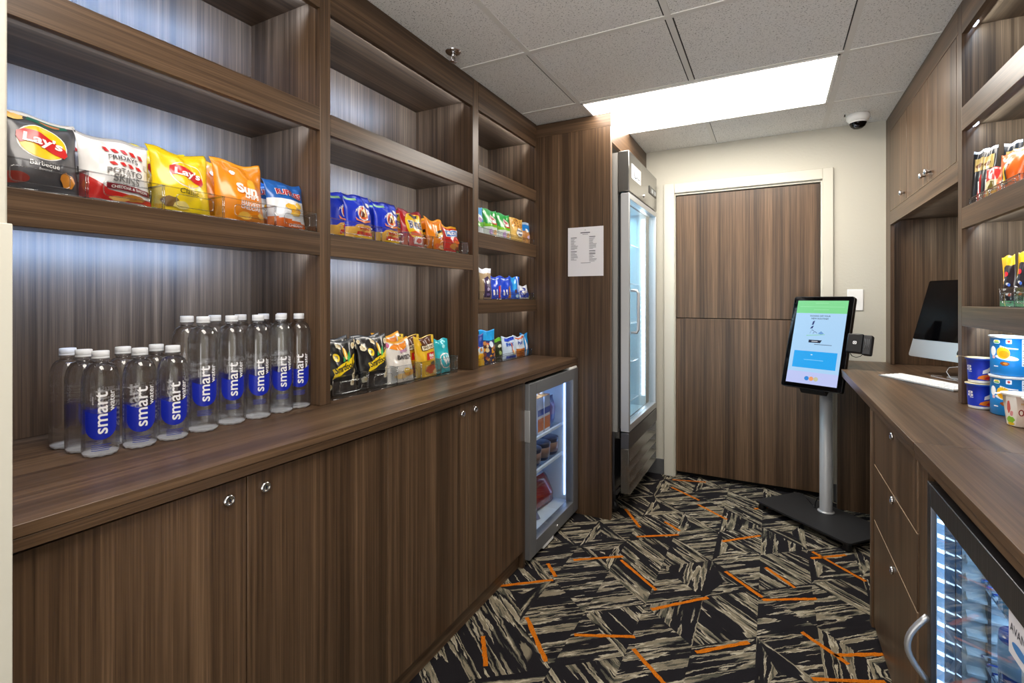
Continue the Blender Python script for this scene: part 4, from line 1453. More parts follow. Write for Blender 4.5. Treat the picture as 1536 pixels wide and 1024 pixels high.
W_ = G('#f4f2ee'); RED = G('#c81f1c'); YEL = G('#f2c40e'); BLK = G('#1b1a1c'); ORG_ = G('#ee8a12')
GOLD = G('#d9a021'); BLU = G('#1a55b8'); NAVYF = G('#1c2a9c')
FLEFT = 1.5225
# --- middle shelf of the chips bay
chipmats = [G('#e9a83f'), G('#d98a2c'), G('#f3c574')]
def lays(base, flavour, fm, seed, dark):
    d = [('e', .08, .60, .60, .50, G('#f7f3ea'), 0), ('e', .08, .60, .565, .47, YEL, 1),
         ('p', [(-.50, .70), (-.30, .745), (.0, .73), (.30, .66), (.62, .575), (.66, .50), (.55, .445), (.30, .475), (.0, .545), (-.25, .585), (-.46, .56), (-.53, .63)], RED, 2),
         ('t', "Lay's", .07, .605, .94, W_, dict(bold=.03, shear=.1, rot=-.10, height=.36), 3),
         ('t', flavour, .05, .315, .68, fm, dict(bold=.008, rot=-.06), 3)]
    if dark:
        d += [('b', -.72, .93, .34, .16, chipmats[0], 1, 1), ('b', -.45, .90, .26, .13, chipmats[2], 2, 2), ('b', -.85, .84, .18, .14, chipmats[1], 3, 2),
              ('p', [(-.2, .88), (.2, .84), (.75, .89), (.75, .95), (-.1, .95)], G('#2f6b5c'), 0), ('b', .35, .90, .30, .07, G('#c77f5a'), 6, 1),
              ('e', -.62, .12, .34, .16, G('#8a2a1e'), 1), ('b', .62, .17, .22, .26, chipmats[1], 4, 2), ('t', 'flavored', .05, .25, .30, fm, dict(), 3)]
    else:
        d += [('b', -.55, .14, .30, .22, G('#7a5a2e'), 4, 1), ('b', -.2, .10, .30, .16, G('#e7d07a'), 5, 2)]
    return bag('chip_bag', .150, .170, .070, base, [(lambda u, v: v > .955, G('#d7d5d2') if dark else G('#e5c11c'))], d, seed, flop=.6)
g1 = 'large chip bags on the middle shelf of the first bay'
o = lays(G('#48474a', .34), 'Barbecue', W_, 3, True)
put(o, 'dark grey barbecue chip bag with red and yellow oval, against the cream wall end', 'chip bag', g1, (-1.385, .462, FLEFT + .004), 90, 7)
fd = [('t', 'FRIDAYS', .14, .66, .86, G('#2c2c2e'), dict(bold=.012, rot=-.06), 3)]
for k in range(5):
    x = -.42 + k * .25
    fd.append(('p', [(x, .82 - k * .010), (x + .13, .82 - k * .010), (x + .21, .755 - k * .010), (x + .08, .755 - k * .010)], RED, 2))
for k in range(4):
    x = -.30 + k * .25
    fd.append(('p', [(x, .595 - k * .008), (x + .13, .595 - k * .008), (x + .21, .54 - k * .008), (x + .08, .54 - k * .008)], RED, 2))
fd += [('t', 'POTATO', .12, .445, 1.02, G('#6d6a69'), dict(bold=.025, rot=-.05), 3), ('t', 'SKINS', .14, .335, .80, G('#6d6a69'), dict(bold=.025, rot=-.05), 3),
       ('p', [(-1, .02), (1, .02), (1, .10), (.4, .11), (-.35, .17), (-.75, .31), (-1, .38)], RED, 1),
       ('p', [(-.42, .265), (.92, .235), (.92, .155), (-.42, .185)], G('#7a1426'), 2),
       ('t', 'CHEDDAR & BACON', .26, .21, 1.10, W_, dict(bold=.01, rot=-.035), 3),
       ('b', .35, .08, .42, .12, G('#b5762c'), 3, 2), ('b', -.05, .05, .3, .09, G('#d9a257'), 4, 3), ('p', [(.80, .66), (.93, .65), (.93, .56), (.80, .57)], G('#c7c7c9'), 2)]
fb = bag('chip_bag', .150, .160, .066, G('#e9e7e6', .28), [(lambda u, v: v > .94, G('#b8b7b8', .25))], fd, 8, flop=.5)
put(fb, 'white potato skins bag with red base, between the dark grey and yellow bags', 'chip bag', g1, (-1.385, .606, FLEFT + .004), 90, 6)
rep(fb, 'white potato skins bag mostly hidden behind the front white one', (-1.455, .575, FLEFT + .006), 92, 6)
o = lays(G('#f0ce12', .30), 'Classic', G('#3a3212'), 12, False)
put(o, 'yellow classic chip bag with red oval, between the white and orange bags', 'chip bag', g1, (-1.390, .758, FLEFT + .004), 90, 6)
rep(o, 'yellow chip bag peeking out behind the front yellow one', (-1.462, .742, FLEFT + .012), 90, 5)
sd = [('t', 'Sun', .06, .52, .84, W_, dict(bold=.05, rot=-.06, height=.40), 3), ('t', 'CHIPS', .24, .405, .62, W_, dict(bold=.03, rot=-.05), 3),
      ('e', .30, .625, .20, .22, G('#f7b733'), 0), ('t', 'HARVEST', .18, .275, .90, W_, dict(bold=.02, rot=-.04), 3), ('t', 'CHEDDAR', .18, .215, .90, W_, dict(bold=.02, rot=-.04), 3),
      ('b', -.36, .78, .13, .10, W_, 3, 2), ('b', .0, .09, .34, .16, G('#f4bd4a'), 5, 2), ('b', .42, .07, .34, .16, G('#c9791d'), 6, 2), ('b', .68, .11, .22, .14, G('#f4bd4a'), 7, 3)]
o = bag('chip_bag', .155, .178, .066, G('#ee8d0f', .30), [(lambda u, v: v > .95, G('#f2a01e'))], sd, 21, flop=.4)
put(o, 'orange whole grain chip bag, between the yellow and blue-and-white bags', 'chip bag', g1, (-1.385, .918, FLEFT + .004), 90, 6)
rep(o, 'orange chip bag standing behind the front orange one', (-1.458, .905, FLEFT + .006), 90, 5)
rd = [('t', 'RUFFLES', .05, .735, 1.40, G('#f6f2f2'), dict(bold=.085, rot=-.04, bend=-.05, height=.30), 2), ('t', 'RUFFLES', .05, .735, 1.36, G('#b3182a'), dict(bold=.035, rot=-.04, bend=-.05, height=.27), 3),
      ('b', -.1, .42, .34, .16, G('#eab62e'), 1, 2), ('b', .36, .46, .26, .16, G('#f3c94f'), 2, 3), ('b', .2, .33, .36, .14, G('#d99c1d'), 3, 2), ('b', .15, .27, .3, .10, G('#f0c044'), 4, 3),
      ('t', 'CHEDDAR', .25, .055, .80, W_, dict(bold=.02), 3)]
rz = [(lambda u, v: v < .60, G('#eceef2')), (lambda u, v: v < .16 + .10 * (-u) * .5, G('#e46a1c'))]
o = bag('chip_bag', .142, .156, .066, G('#1d62b5', .30), rz, rd, 31, flop=.5)
put(o, 'blue and white ridged chip bag nearest the shelf upright', 'chip bag', g1, (-1.385, 1.076, FLEFT + .004), 90, 8)
rep(o, 'blue and white ridged chip bag half hidden behind the front one', (-1.455, 1.050, FLEFT + .005), 90, 6)
gb = 'clear bins on the middle shelf of the first bay'
for ya, yb, lab in ((.375, .529, 'clear bin holding the dark grey chip bag'), (.531, .684, 'clear bin holding the white potato skins bags'), (.686, .836, 'clear bin holding the yellow chip bags'),
                    (.838, .997, 'clear bin holding the orange chip bags'), (.999, 1.152, 'clear bin holding the blue and white ridged chip bags')):
    clear_bin(lab, gb, -1.60, -1.337, ya, yb, FLEFT - .0005, .060)

# --- middle shelf of the second bay
g2 = 'snack bags on the middle shelf of the second bay'
def fries(seed):
    d = [('t', 'ANDY CAPP\'S', .05, .70, 1.15, W_, dict(bold=.02, bend=-.26), 3), ('e', .05, .555, .44, .40, W_, 1), ('e', .05, .555, .39, .35, G('#d8541c'), 2),
         ('b', .12, .56, .26, .25, G('#efc06a'), 2, 3), ('b', -.05, .53, .18, .20, G('#5a2a20'), 3, 4),
         ('p', [(-.55, .46), (-.40, .395), (.0, .375), (.45, .405), (.58, .475), (.52, .37), (.0, .325), (-.50, .385)], G('#e98a5a'), 5),
         ('p', [(-1, .0), (1, .0), (1, .20), (.72, .30), (-.42, .30), (-.62, .24), (-1, .24)], G('#e8b04a'), 1),
         ('t', 'HOT', .10, .215, .80, G('#d42a1a'), dict(bold=.06, height=.16), 4), ('t', 'FRIES', .10, .100, 1.10, G('#d42a1a'), dict(bold=.06, height=.22), 4), ('p', [(-.5, .02), (.8, .02), (.8, .055), (-.5, .055)], YEL, 3),
         ('e', .62, .78, .13, .13, W_, 2)]
    return bag('snack_bag', .140, .170, .060, G('#1836c8', .28), [(lambda u, v: v > .945, G('#1226a8')), (lambda u, v: .86 < v < .91 and -.9 < u < -.1, G('#9fd49a'))], d, seed, flop=.5)
ac = fries(41)
put(ac, 'blue hot fries bag at the front of the stack by the shelf upright', 'snack bag', g2, (-1.382, 1.385, FLEFT + .004), 90, 5)
rep(ac, 'blue hot fries bag second in the stack by the shelf upright', (-1.415, 1.335, FLEFT + .006), 90, 4)
rep(ac, 'blue hot fries bag at the back of the stack, beside the shelf upright', (-1.445, 1.292, FLEFT + .002), 90, 4)
rep(ac, 'blue hot fries bag at the front of the second stack, beside the corn snacks', (-1.380, 1.540, FLEFT + .002), 90, 6)
rep(ac, 'blue hot fries bag behind the front one of the second stack', (-1.430, 1.555, FLEFT + .010), 90, 5)
bd = [('e', .05, .56, .86, .80, YEL, 1), ('t', 'BUGLES', .05, .57, 1.40, W_, dict(bold=.09, height=.50), 2), ('t', 'BUGLES', .05, .57, 1.34, G('#272b6c'), dict(bold=.02, height=.44), 3),
      ('p', [(-.6, .36), (.0, .43), (.62, .36), (.5, .28), (-.5, .28)], G('#e5541b'), 2), ('b', .0, .84, .42, .16, G('#3b3040'), 2, 2), ('p', [(-.25, .06), (.5, .06), (.5, .24), (-.25, .24)], G('#f2dfe0'), 2), ('b', .1, .15, .26, .16, G('#c9201e'), 5, 3)]
bg = bag('snack_bag', .150, .160, .062, G('#b3151b', .28), [(lambda u, v: v > .94, G('#8d1016'))], bd, 52, flop=.4)
put(bg, 'red and yellow corn snack bag, between the blue bags and orange puffs', 'snack bag', g2, (-1.382, 1.703, FLEFT + .004), 90, 6)
rep(bg, 'red and yellow corn snack bag hidden behind the front one, beside the blue stack', (-1.432, 1.640, FLEFT + .006), 90, 5)
cd = [('er', .15, .52, .66, .26, .30, BLK, 1), ('t', 'Cheetos', .15, .525, 1.18, G('#f3b51a'), dict(bold=.05, rot=.30, height=.34), 2), ('b', -.2, .12, .34, .22, G('#e9641a'), 4, 1), ('b', .3, .10, .4, .16, G('#f6cf9a'), 5, 2), ('p', [(-.1, .36), (.7, .42), (.7, .38), (-.1, .32)], RED, 2)]
ch = bag('snack_bag', .132, .145, .058, G('#f28a0e', .28), [(lambda u, v: v > .95, G('#f7a01c'))], cd, 61, flop=.3)
put(ch, 'orange cheese puffs bag beside the red corn snack bag', 'snack bag', g2, (-1.384, 1.868, FLEFT + .004), 90, 5)
rep(ch, 'orange cheese puffs bag just behind the front orange puffs bag', (-1.428, 1.815, FLEFT + .006), 90, 5)
md = [('p', [(-.85, .56), (.85, .60), (.85, .86), (-.85, .82)], W_, 1), ('p', [(-.79, .58), (.79, .62), (.79, .84), (-.79, .80)], G('#2a6fc6'), 2), ('t', 'MUNCHIES', .0, .71, 1.42, W_, dict(bold=.03, height=.30), 3),
      ('b', -.1, .22, .6, .30, G('#cf8a3a'), 3, 1), ('b', .2, .38, .5, .16, G('#ef6a1a'), 5, 2), ('b', .3, .14, .34, .2, G('#8f3c1a'), 6, 2), ('b', .45, .05, .3, .07, G('#3c8a3a'), 7, 3)]
mu = bag('snack_bag', .124, .130, .056, G('#c8201d', .28), [(lambda u, v: v > .90, G('#eda820'))], md, 71, flop=.2)
put(mu, 'red snack mix bag with a blue label, last on this shelf before the upright', 'snack bag', g2, (-1.388, 2.000, FLEFT + .004), 90, 5)
gb2 = 'clear bins on the middle shelf of the second bay'
for ya, yb, lab in ((1.203, 1.458, 'clear bin holding the first stack of blue fries bags'), (1.460, 1.618, 'clear bin holding the second stack of blue fries bags'), (1.620, 1.786, 'clear bin holding the red corn snack bags'), (1.788, 2.075, 'clear bin holding the orange puffs and red snack mix')):
    clear_bin(lab, gb2, -1.60, -1.337, ya, yb, FLEFT - .0005, .056)

# --- worktop in the second bay
g3 = 'snack bags standing on the left worktop'
FW = .9475
pd = [('p', [(-.62, .30), (-.52, .385), (-.60, .475), (.98, .72), (.90, .63), (.98, .555)], G('#f4d213'), 1), ('t', 'Smartfood', .06, .500, 1.22, BLK, dict(bold=.02, shear=.25, rot=.215, height=.30), 2),
      ('e', -.30, .68, .19, .19, G('#f4d213'), 1), ('t', '70', -.30, .685, .17, BLK, dict(bold=.03), 2), ('e', .27, .76, .12, .30, G('#f0b42a'), 3),
      ('p', [(.05, .60), (.18, .62), (.25, .70), (.10, .70)], G('#2f9a52'), 2), ('p', [(.32, .60), (.50, .66), (.55, .80), (.42, .74)], G('#2f9a52'), 2), ('p', [(.30, .58), (.42, .64), (.40, .72), (.31, .68)], G('#57b85a'), 4)]
for k, (x, y, s_) in enumerate(((-.70, .78, .20), (-.05, .90, .17), (.86, .86, .16), (.62, .30, .22), (.48, .20, .20), (-.78, .16, .18), (.78, .40, .14), (-.9, .9, .12))):
    pd += [('b', x, y, s_, s_, G('#eadfc0'), 20 + k, 2), ('b', x + .04, y + .01, s_ * .55, s_ * .5, G('#d3bb86'), 40 + k, 3)]
pd += [('t', 'WHITE CHEDDAR', .0, .235, .62, G('#d8d8d8'), dict(), 2)]
pc = bag('popcorn_bag', .160, .196, .062, G('#19181a', .30), [(lambda u, v: v > .95, G('#3a3d42'))], pd, 81, flop=.3)
put(pc, 'black popcorn bag with yellow banner, nearest the water bottles', 'popcorn bag', g3, (-1.412, 1.320, FW + .004), 86, 5)
rep(pc, 'black popcorn bag with yellow banner, beside the pale baked crisps bag', (-1.405, 1.490, FW + .010), 86, 5)
rep(pc, 'black popcorn bag standing behind the one nearest the water bottles', (-1.475, 1.345, FW + .010), 88, 3)
rep(pc, 'black popcorn bag standing behind the one beside the pale bag', (-1.470, 1.520, FW + .010), 88, 3)
kd = [('p', [(-.62, .80), (-.2, .93), (.5, .92), (.95, .98), (.6, .84), (.3, .77), (-.3, .76)], ORG_, 1), ('t', 'BAKED', .10, .585, 1.05, G('#3a3334'), dict(bold=.05, shear=.2, height=.22), 3), ('t', 'RUFFLES', .22, .735, .72, G('#b56aa4'), dict(bold=.04, rot=.06), 3),
      ('b', .3, .20, .50, .18, G('#e8a22c'), 3, 2), ('b', -.2, .14, .5, .16, G('#edc98a'), 4, 1), ('b', .05, .26, .22, .14, G('#f0c752'), 8, 3), ('e', -.7, .86, .14, .12, G('#d56a9a'), 2)]
o = bag('snack_bag', .165, .178, .070, G('#d9d3cb', .24), [(lambda u, v: v > .95, G('#eba222'))], kd, 91, flop=.5, wr=1.5)
put(o, 'pale grey baked crisps bag with orange top, between popcorn and yellow pretzels', 'snack bag', g3, (-1.388, 1.632, FW + .004), 88, 10)
rep(o, 'orange-topped crisps bag hidden behind the pale grey one', (-1.470, 1.655, FW + .022), 88, 6)
yd = [('p', [(-.45, .80), (.62, .80), (.75, .985), (-.5, .985)], G('#5a3016'), 1), ('p', [(-.55, .66), (.72, .68), (.72, .81), (-.55, .80)], G('#3a2010'), 2), ('p', [(-.50, .675), (.67, .695), (.67, .795), (-.50, .785)], G('#f3e6c4'), 3),
      ('t', "SNYDER'S", .08, .74, 1.02, G('#3a2010'), dict(bold=.02, height=.17), 4), ('p', [(-.35, .42), (.58, .44), (.62, .60), (-.28, .60)], RED, 2), ('t', 'Mini', .14, .53, .44, W_, dict(bold=.04), 3), ('t', 'PRETZELS', .14, .455, .50, W_, dict(bold=.01), 3),
      ('b', .1, .20, .55, .34, G('#c9511f'), 5, 1), ('b', .25, .34, .40, .14, G('#6b5a44'), 6, 2), ('b', .55, .12, .3, .2, G('#e6c98a'), 7, 2)]
py = bag('pretzel_bag', .142, .180, .064, G('#e2b325', .28), [(lambda u, v: v > .955, G('#e9c33c'))], yd, 101, flop=.1)
put(py, 'yellow pretzel bag with brown band and red label, at the front', 'pretzel bag', g3, (-1.385, 1.800, FW + .004), 88, 5)
rep(py, 'yellow pretzel bag leaning behind the front one, beside the pale bag', (-1.445, 1.765, FW + .006), 88, 4)
rep(py, 'yellow pretzel bag at the very back of the pretzel row', (-1.512, 1.735, FW + .006), 88, 4)
td = [('e', .0, .36, .72, .62, W_, 1), ('e', .0, .36, .64, .54, G('#1fa9b8'), 2), ('p', [(-.35, .42), (-.25, .55), (-.1, .36), (.05, .56), (.2, .36), (.3, .52), (.38, .46), (.22, .24), (.05, .40), (-.12, .22)], W_, 3), ('e', .1, .78, .22, .14, G('#8fdbe2'), 1), ('b', .7, .22, .22, .3, G('#e0a36a'), 3, 1), ('b', -.8, .1, .2, .1, G('#0d6a70'), 3, 1)]
o = bag('snack_bag', .118, .158, .056, G('#22b3c2', .28), (), td, 111, flop=.1)
put(o, 'teal snack bag with a white ring emblem, beside the yellow pretzels', 'snack bag', g3, (-1.392, 1.935, FW + .004), 88, 6)
gb3 = 'clear bins on the left worktop'
for ya, yb, lab in ((1.232, 1.400, 'clear bin holding the black popcorn bags nearest the water bottles'), (1.403, 1.566, 'clear bin holding the second pair of black popcorn bags'), (1.569, 1.722, 'clear bin holding the pale baked crisps bags'), (1.725, 1.866, 'clear bin holding the yellow pretzel bags'), (1.869, 2.002, 'clear bin holding the teal bag')):
    clear_bin(lab, gb3, -1.60, -1.352, ya, yb, FW, .078)

# --- narrow bay
def small_bag(base, zones, decals, w, h, seed, name='snack_bag', t=.045):
    return bag(name, w, h, t, base, zones, decals, seed, nu=16, nv=20, wr=.9)
g4 = 'small bags in the narrow bay'
gz = [(lambda u, v: v < .50 + .06 * math.sin(u * 3), G('#7cc41c')), (lambda u, v: v < .34, G('#cfd8d0'))]
gd = [('b', .05, .64, .56, .42, W_, 3, 1), ('b', .05, .66, .44, .28, G('#e9c9c9'), 4, 2), ('t', 'Fruit', .05, .67, .60, G('#b5262c'), dict(bold=.05), 3), ('p', [(-.4, .50), (.5, .50), (.42, .45), (-.3, .45)], RED, 3), ('b', -.3, .17, .3, .3, G('#c9a9d8'), 5, 1), ('b', .3, .17, .3, .25, G('#e8b878'), 6, 1)]
gr = small_bag(G('#1c9a3a'), gz, gd, .140, .150, 121)
FB1 = 1.6445
put(gr, 'green snack bag with white burst, nearer the second bay', 'snack bag', g4, (-1.378, 2.368, FB1), 86, 5)
rep(gr, 'green snack bag with white burst, next to the golden cookie bag', (-1.378, 2.522, FB1), 86, 5)
o = small_bag(G('#3f9fd8'), [(lambda u, v: v < .45, G('#66b83a')), (lambda u, v: v < .25, G('#dfe6ea'))], [('b', .1, .55, .5, .4, W_, 3, 1), ('b', .2, .5, .3, .25, G('#b89ad0'), 4, 2)], .130, .150, 122)
put(o, 'blue-topped green snack bag beside the upright, upper narrow shelf', 'snack bag', g4, (-1.382, 2.228, FB1), 86, 5)
ckd = [('b', .0, .40, .55, .42, W_, 3, 2), ('t', 'Famous', .0, .47, .75, G('#3b3f66'), dict(bold=.04), 3), ('t', 'Amos', .0, .32, .60, G('#3b3f66'), dict(bold=.04), 3)]
for k in range(9):
    ckd.append(('b', -.6 + .55 * (k % 3), .62 + .13 * (k // 3), .30, .26, G('#c98a3a' if k % 2 else '#e0ab57'), 50 + k, 1)); ckd.append(('e', -.5 + .5 * (k % 3), .66 + .12 * (k // 3), .06, .06, G('#5a3414'), 2))
o = small_bag(G('#e3b963'), (), ckd, .145, .145, 123)
put(o, 'golden cookie bag with white patch, beside the green bags', 'snack bag', g4, (-1.372, 2.672, FB1), 84, 4)
o = small_bag(G('#b9804a'), [(lambda u, v: v > .58, G('#1f7fd0')), (lambda u, v: v > .88, G('#b9cfe8'))], [('b', .1, .62, .3, .22, W_, 3, 1), ('b', .3, .30, .36, .22, G('#c9b4d8'), 4, 1), ('b', -.2, .12, .5, .2, G('#d9a05c'), 5, 1)], .135, .140, 124)
put(o, 'blue and brown snack bag last on the upper narrow shelf, by the tall panel', 'snack bag', g4, (-1.378, 2.790, FB1), 84, 4)
FB2 = 1.3005
o = small_bag(G('#b9a07c'), [(lambda u, v: v > .86, G('#e6eaf2'))], [('p', [(-.62, .06), (.50, .06), (.55, .62), (.2, .74), (-.4, .70), (-.6, .60)], G('#3d2a55'), 1), ('b', -.05, .55, .20, .18, W_, 3, 2), ('b', -.08, .32, .18, .2, G('#b8a8c8'), 4, 2), ('b', .0, .16, .3, .14, G('#8d78a8'), 5, 2)], .110, .165, 131)
put(o, 'tan and purple snack pack beside the upright on the middle narrow shelf', 'snack bag', g4, (-1.372, 2.300, FB2), 84, 2)
tdp = lambda col: [('p', [(.25, .05), (.72, .05), (.72, .58), (.3, .58)], G(col), 1), ('p', [(-.6, .18), (-.42, .18), (-.42, .42), (-.6, .42)], W_, 1), ('p', [(-.15, .2), (.08, .2), (.08, .45), (-.15, .45)], W_, 1), ('p', [(.74, .04), (.84, .04), (.84, .62), (.74, .62)], W_, 2), ('p', [(-.8, .86), (.6, .90), (.6, .93), (-.8, .90)], G('#a9c4f2'), 1)]
o = small_bag(G('#1a46d0'), (), tdp('#d8342c'), .115, .128, 132, t=.03); put(o, 'blue toaster pastry pack with a red stripe, middle narrow shelf', 'snack bag', g4, (-1.376, 2.415, FB2), 84, 2)
o = small_bag(G('#1a46d0'), (), tdp('#b8742c'), .115, .128, 133, t=.03); put(o, 'blue toaster pastry pack with a brown stripe, middle narrow shelf', 'snack bag', g4, (-1.376, 2.532, FB2), 84, 2)
o = small_bag(G('#1e63d8'), [(lambda u, v: -.6 < u < .1 and v > .4, G('#28a0e8')), (lambda u, v: .4 < u < .62 and v > .3, G('#dfe9f6'))], [('b', -.1, .35, .24, .28, G('#5a3428'), 4, 1), ('b', .2, .15, .4, .2, G('#bfe4f4'), 5, 1)], .115, .134, 134, t=.03)
put(o, 'light blue striped pastry pack, fourth on the middle narrow shelf', 'snack bag', g4, (-1.376, 2.648, FB2), 84, 2)
o = small_bag(G('#e8ecf4'), [(lambda u, v: .1 < v < .62 and u > -.7, G('#1d3fae'))], [('t', 'Pure', .0, .52, .9, W_, dict(bold=.05, rot=.4), 2), ('e', .2, .76, .22, .2, G('#1d3fae'), 1), ('b', .75, .12, .24, .2, G('#c9cf3a'), 3, 2)], .120, .088, 135)
put(o, 'small crumpled white and blue pack by the tall panel, middle narrow shelf', 'snack bag', g4, (-1.372, 2.765, FB2), 80, 14)
FB3 = .9476
mixd = []
rr = random.Random(77)
for k in range(26):
    mixd.append(('b', rr.uniform(-.85, .85), rr.uniform(.06, .62), rr.uniform(.12, .24), rr.uniform(.10, .2), G(rr.choice(['#c98a4a', '#7a3f24', '#e8d0a0', '#e0a030', '#d86a4a', '#f0e2c4', '#5d3a24'])), 200 + k, 1 + k % 3))
mixd += [('e', .1, .58, .30, .24, G('#dfeaf6'), 5)]
tm = small_bag(G('#28326a'), [(lambda u, v: v > .70, G('#20a3e6'))], mixd, .145, .180, 141)
put(tm, 'trail mix pouch with bright blue top, tallest on the worktop in the narrow bay', 'snack bag', g4, (-1.395, 2.365, FB3), 84, 3)
o = small_bag(G('#1f3f9c'), [(lambda u, v: v < .4, G('#e5b41e')), (lambda u, v: .4 < v < .6, G('#cfe2f4'))], mixd[:10], .120, .165, 142); put(o, 'blue and yellow nut pouch beside the upright on the worktop', 'snack bag', g4, (-1.385, 2.240, FB3), 84, 3)
o = small_bag(G('#27301c'), [(lambda u, v: v > .85, G('#6fb82a'))], [('b', .1, .65, .5, .2, G('#d9e0c0'), 3, 1), ('b', .0, .35, .3, .3, G('#8aa05a'), 4, 1)], .105, .130, 143); put(o, 'dark green pouch between the trail mix and pale packs', 'snack bag', g4, (-1.400, 2.480, FB3), 84, 3)
pw = [('p', [(-.7, .80), (.75, .84), (.7, .97), (-.6, .95)], G('#1f48c8'), 1), ('p', [(-.7, .05), (.75, .05), (.75, .16), (-.7, .16)], G('#2a4cb8'), 1), ('t', 'PAY', -.1, .66, 1.1, G('#2f5fc0'), dict(bold=.05, height=.28), 2), ('p', [(.0, .3), (.12, .3), (.12, .75), (.0, .75)], G('#e0713a'), 2), ('b', .3, .30, .34, .2, G('#e8d6ac'), 3, 1)]
pk = small_bag(G('#c9dbee'), (), pw, .150, .130, 144); put(pk, 'pale blue snack pack with blue stripes, in front of the wrapped bars', 'snack bag', g4, (-1.378, 2.590, FB3), 84, 5)
o = small_bag(G('#d6e2f0'), [(lambda u, v: v < .38, G('#c8742c'))], [('t', 'PAY', .0, .68, 1.0, G('#3b58b0'), dict(bold=.05, height=.3), 2), ('p', [(-.9, .86), (.9, .86), (.9, .93), (-.9, .93)], G('#d8642c'), 1)], .125, .128, 145); put(o, 'pale blue and orange snack pack, second of the pale packs', 'snack bag', g4, (-1.378, 2.718, FB3), 84, 5)
o = small_bag(G('#1f8fd8'), [(lambda u, v: -.3 < u < .1, G('#e6eef6'))], [('b', .4, .4, .4, .4, G('#2a52a8'), 3, 1)], .090, .136, 146); put(o, 'bright blue narrow pouch near the tall panel', 'snack bag', g4, (-1.385, 2.800, FB3), 84, 3)
o = small_bag(G('#3f8f3a'), [(lambda u, v: v > .8, G('#c8803a'))], [('b', .0, .35, .4, .4, G('#9fcf5a'), 3, 1)], .060, .125, 147, t=.03); put(o, 'small green pouch against the tall panel on the worktop', 'snack bag', g4, (-1.395, 2.818, FB3), 80, 2)
gb4 = 'clear bins in the narrow bay'
clear_bin('clear bin on the upper narrow shelf holding green and cookie bags', gb4, -1.60, -1.338, 2.165, 2.842, FB1 - .001, .030)
clear_bin('clear bin on the middle narrow shelf holding pastry packs', gb4, -1.60, -1.338, 2.225, 2.842, FB2 - .0005, .040)
clear_bin('clear bin on the worktop in the narrow bay holding snack pouches', gb4, -1.60, -1.352, 2.170, 2.842, FB3, .040)

# --- right shelves
g5 = 'snacks on the upper right shelf'
FR = 1.6385
jd = [('p', [(-.7, .62), (.7, .62), (.7, .86), (-.7, .86)], G('#c9a65c'), 1), ('b', .0, .72, .5, .3, G('#7a4a24'), 3, 2), ('p', [(-.2, .03), (.8, .03), (.9, .42), (.35, .55)], RED, 1), ('p', [(.1, .20), (.3, .20), (.3, .42), (.1, .42)], W_, 2), ('p', [(.5, .08), (.65, .08), (.65, .22), (.5, .22)], W_, 2)]
je = bag('jerky_bag', .062, .195, .016, G('#23262a', .3), [(lambda u, v: v > .95, G('#dfe0e4'))], jd, 151, nu=16, nv=22, wr=.7)
put(je, 'black and red jerky bag leaning in front by the upright', 'jerky bag', g5, (.668, 2.335, FR + .003), -66, 5)
rep(je, 'black and red jerky bag at the outer end, touching the upright', (.660, 2.372, FR + .004), -60, 3)
rep(je, 'black and red jerky bag standing behind the front one', (.720, 2.300, FR + .005), -60, 4)
od = [('p', [(-.2, .20), (.25, .20), (.25, .70), (-.2, .70)], G('#2a1a12'), 1), ('p', [(-.10, .24), (.16, .24), (.16, .66), (-.10, .66)], G('#f4c61c'), 2)]
o = bag('candy_bag', .105, .135, .04, G('#f2681a', .3), (), od, 153, nu=16, nv=20); put(o, 'bright orange candy bag on the upper right shelf', 'candy bag', g5, (.676, 2.165, FR + .003), -74, 6)
o = bag('candy_bag', .09, .110, .03, G('#d8352c', .3), [(lambda u, v: v < .6, G('#e8d9a8')), (lambda u, v: v < .25, G('#f0b81e'))], [('p', [(-.2, .3), (.1, .3), (.1, .56), (-.2, .56)], G('#6a5a1e'), 1)], 154, nu=16, nv=20); put(o, 'red and cream candy bag between jerky and orange bag', 'candy bag', g5, (.668, 2.255, FR + .003), -70, 5)
o = bag('cookie_bag', .170, .180, .06, G('#1d3fc8', .28), [(lambda u, v: v < .30, G('#1a3aa8'))], [('e', .30, .55, .36, .32, G('#e8d8b0'), 1), ('b', .28, .56, .24, .2, G('#a9743a'), 3, 2), ('b', -.25, .45, .3, .3, G('#5a3a22'), 4, 1), ('b', .35, .36, .3, .14, W_, 4, 2), ('b', -.4, .2, .3, .2, G('#c9282c'), 4, 2)], 155); put(o, 'blue cookie bag standing behind the orange candy bag', 'cookie bag', g5, (.760, 2.130, FR + .003), -74, 4)
o = bag('candy_bag', .08, .165, .03, G('#8f96a0', .3), [(lambda u, v: v > .8, G('#c9a65c'))], [('b', .0, .5, .5, .5, G('#3b3d48'), 3, 1)], 156, nu=16, nv=20); put(o, 'grey snack pouch behind the red and cream candy bag', 'candy bag', g5, (.735, 2.240, FR + .003), -60, 3)
gb5 = 'clear bins on the upper right shelf'
for ya, yb, lab in ((2.298, 2.398, 'clear bin holding the jerky bags'), (2.212, 2.296, 'clear bin holding the red candy bag'), (2.105, 2.210, 'clear bin holding the orange candy bag'), (1.98, 2.103, 'empty clear bin on the upper right shelf next to the orange candy bin')):
    clear_bin(lab, gb5, .640, .88, ya, yb, FR - .0005, .030, -1)

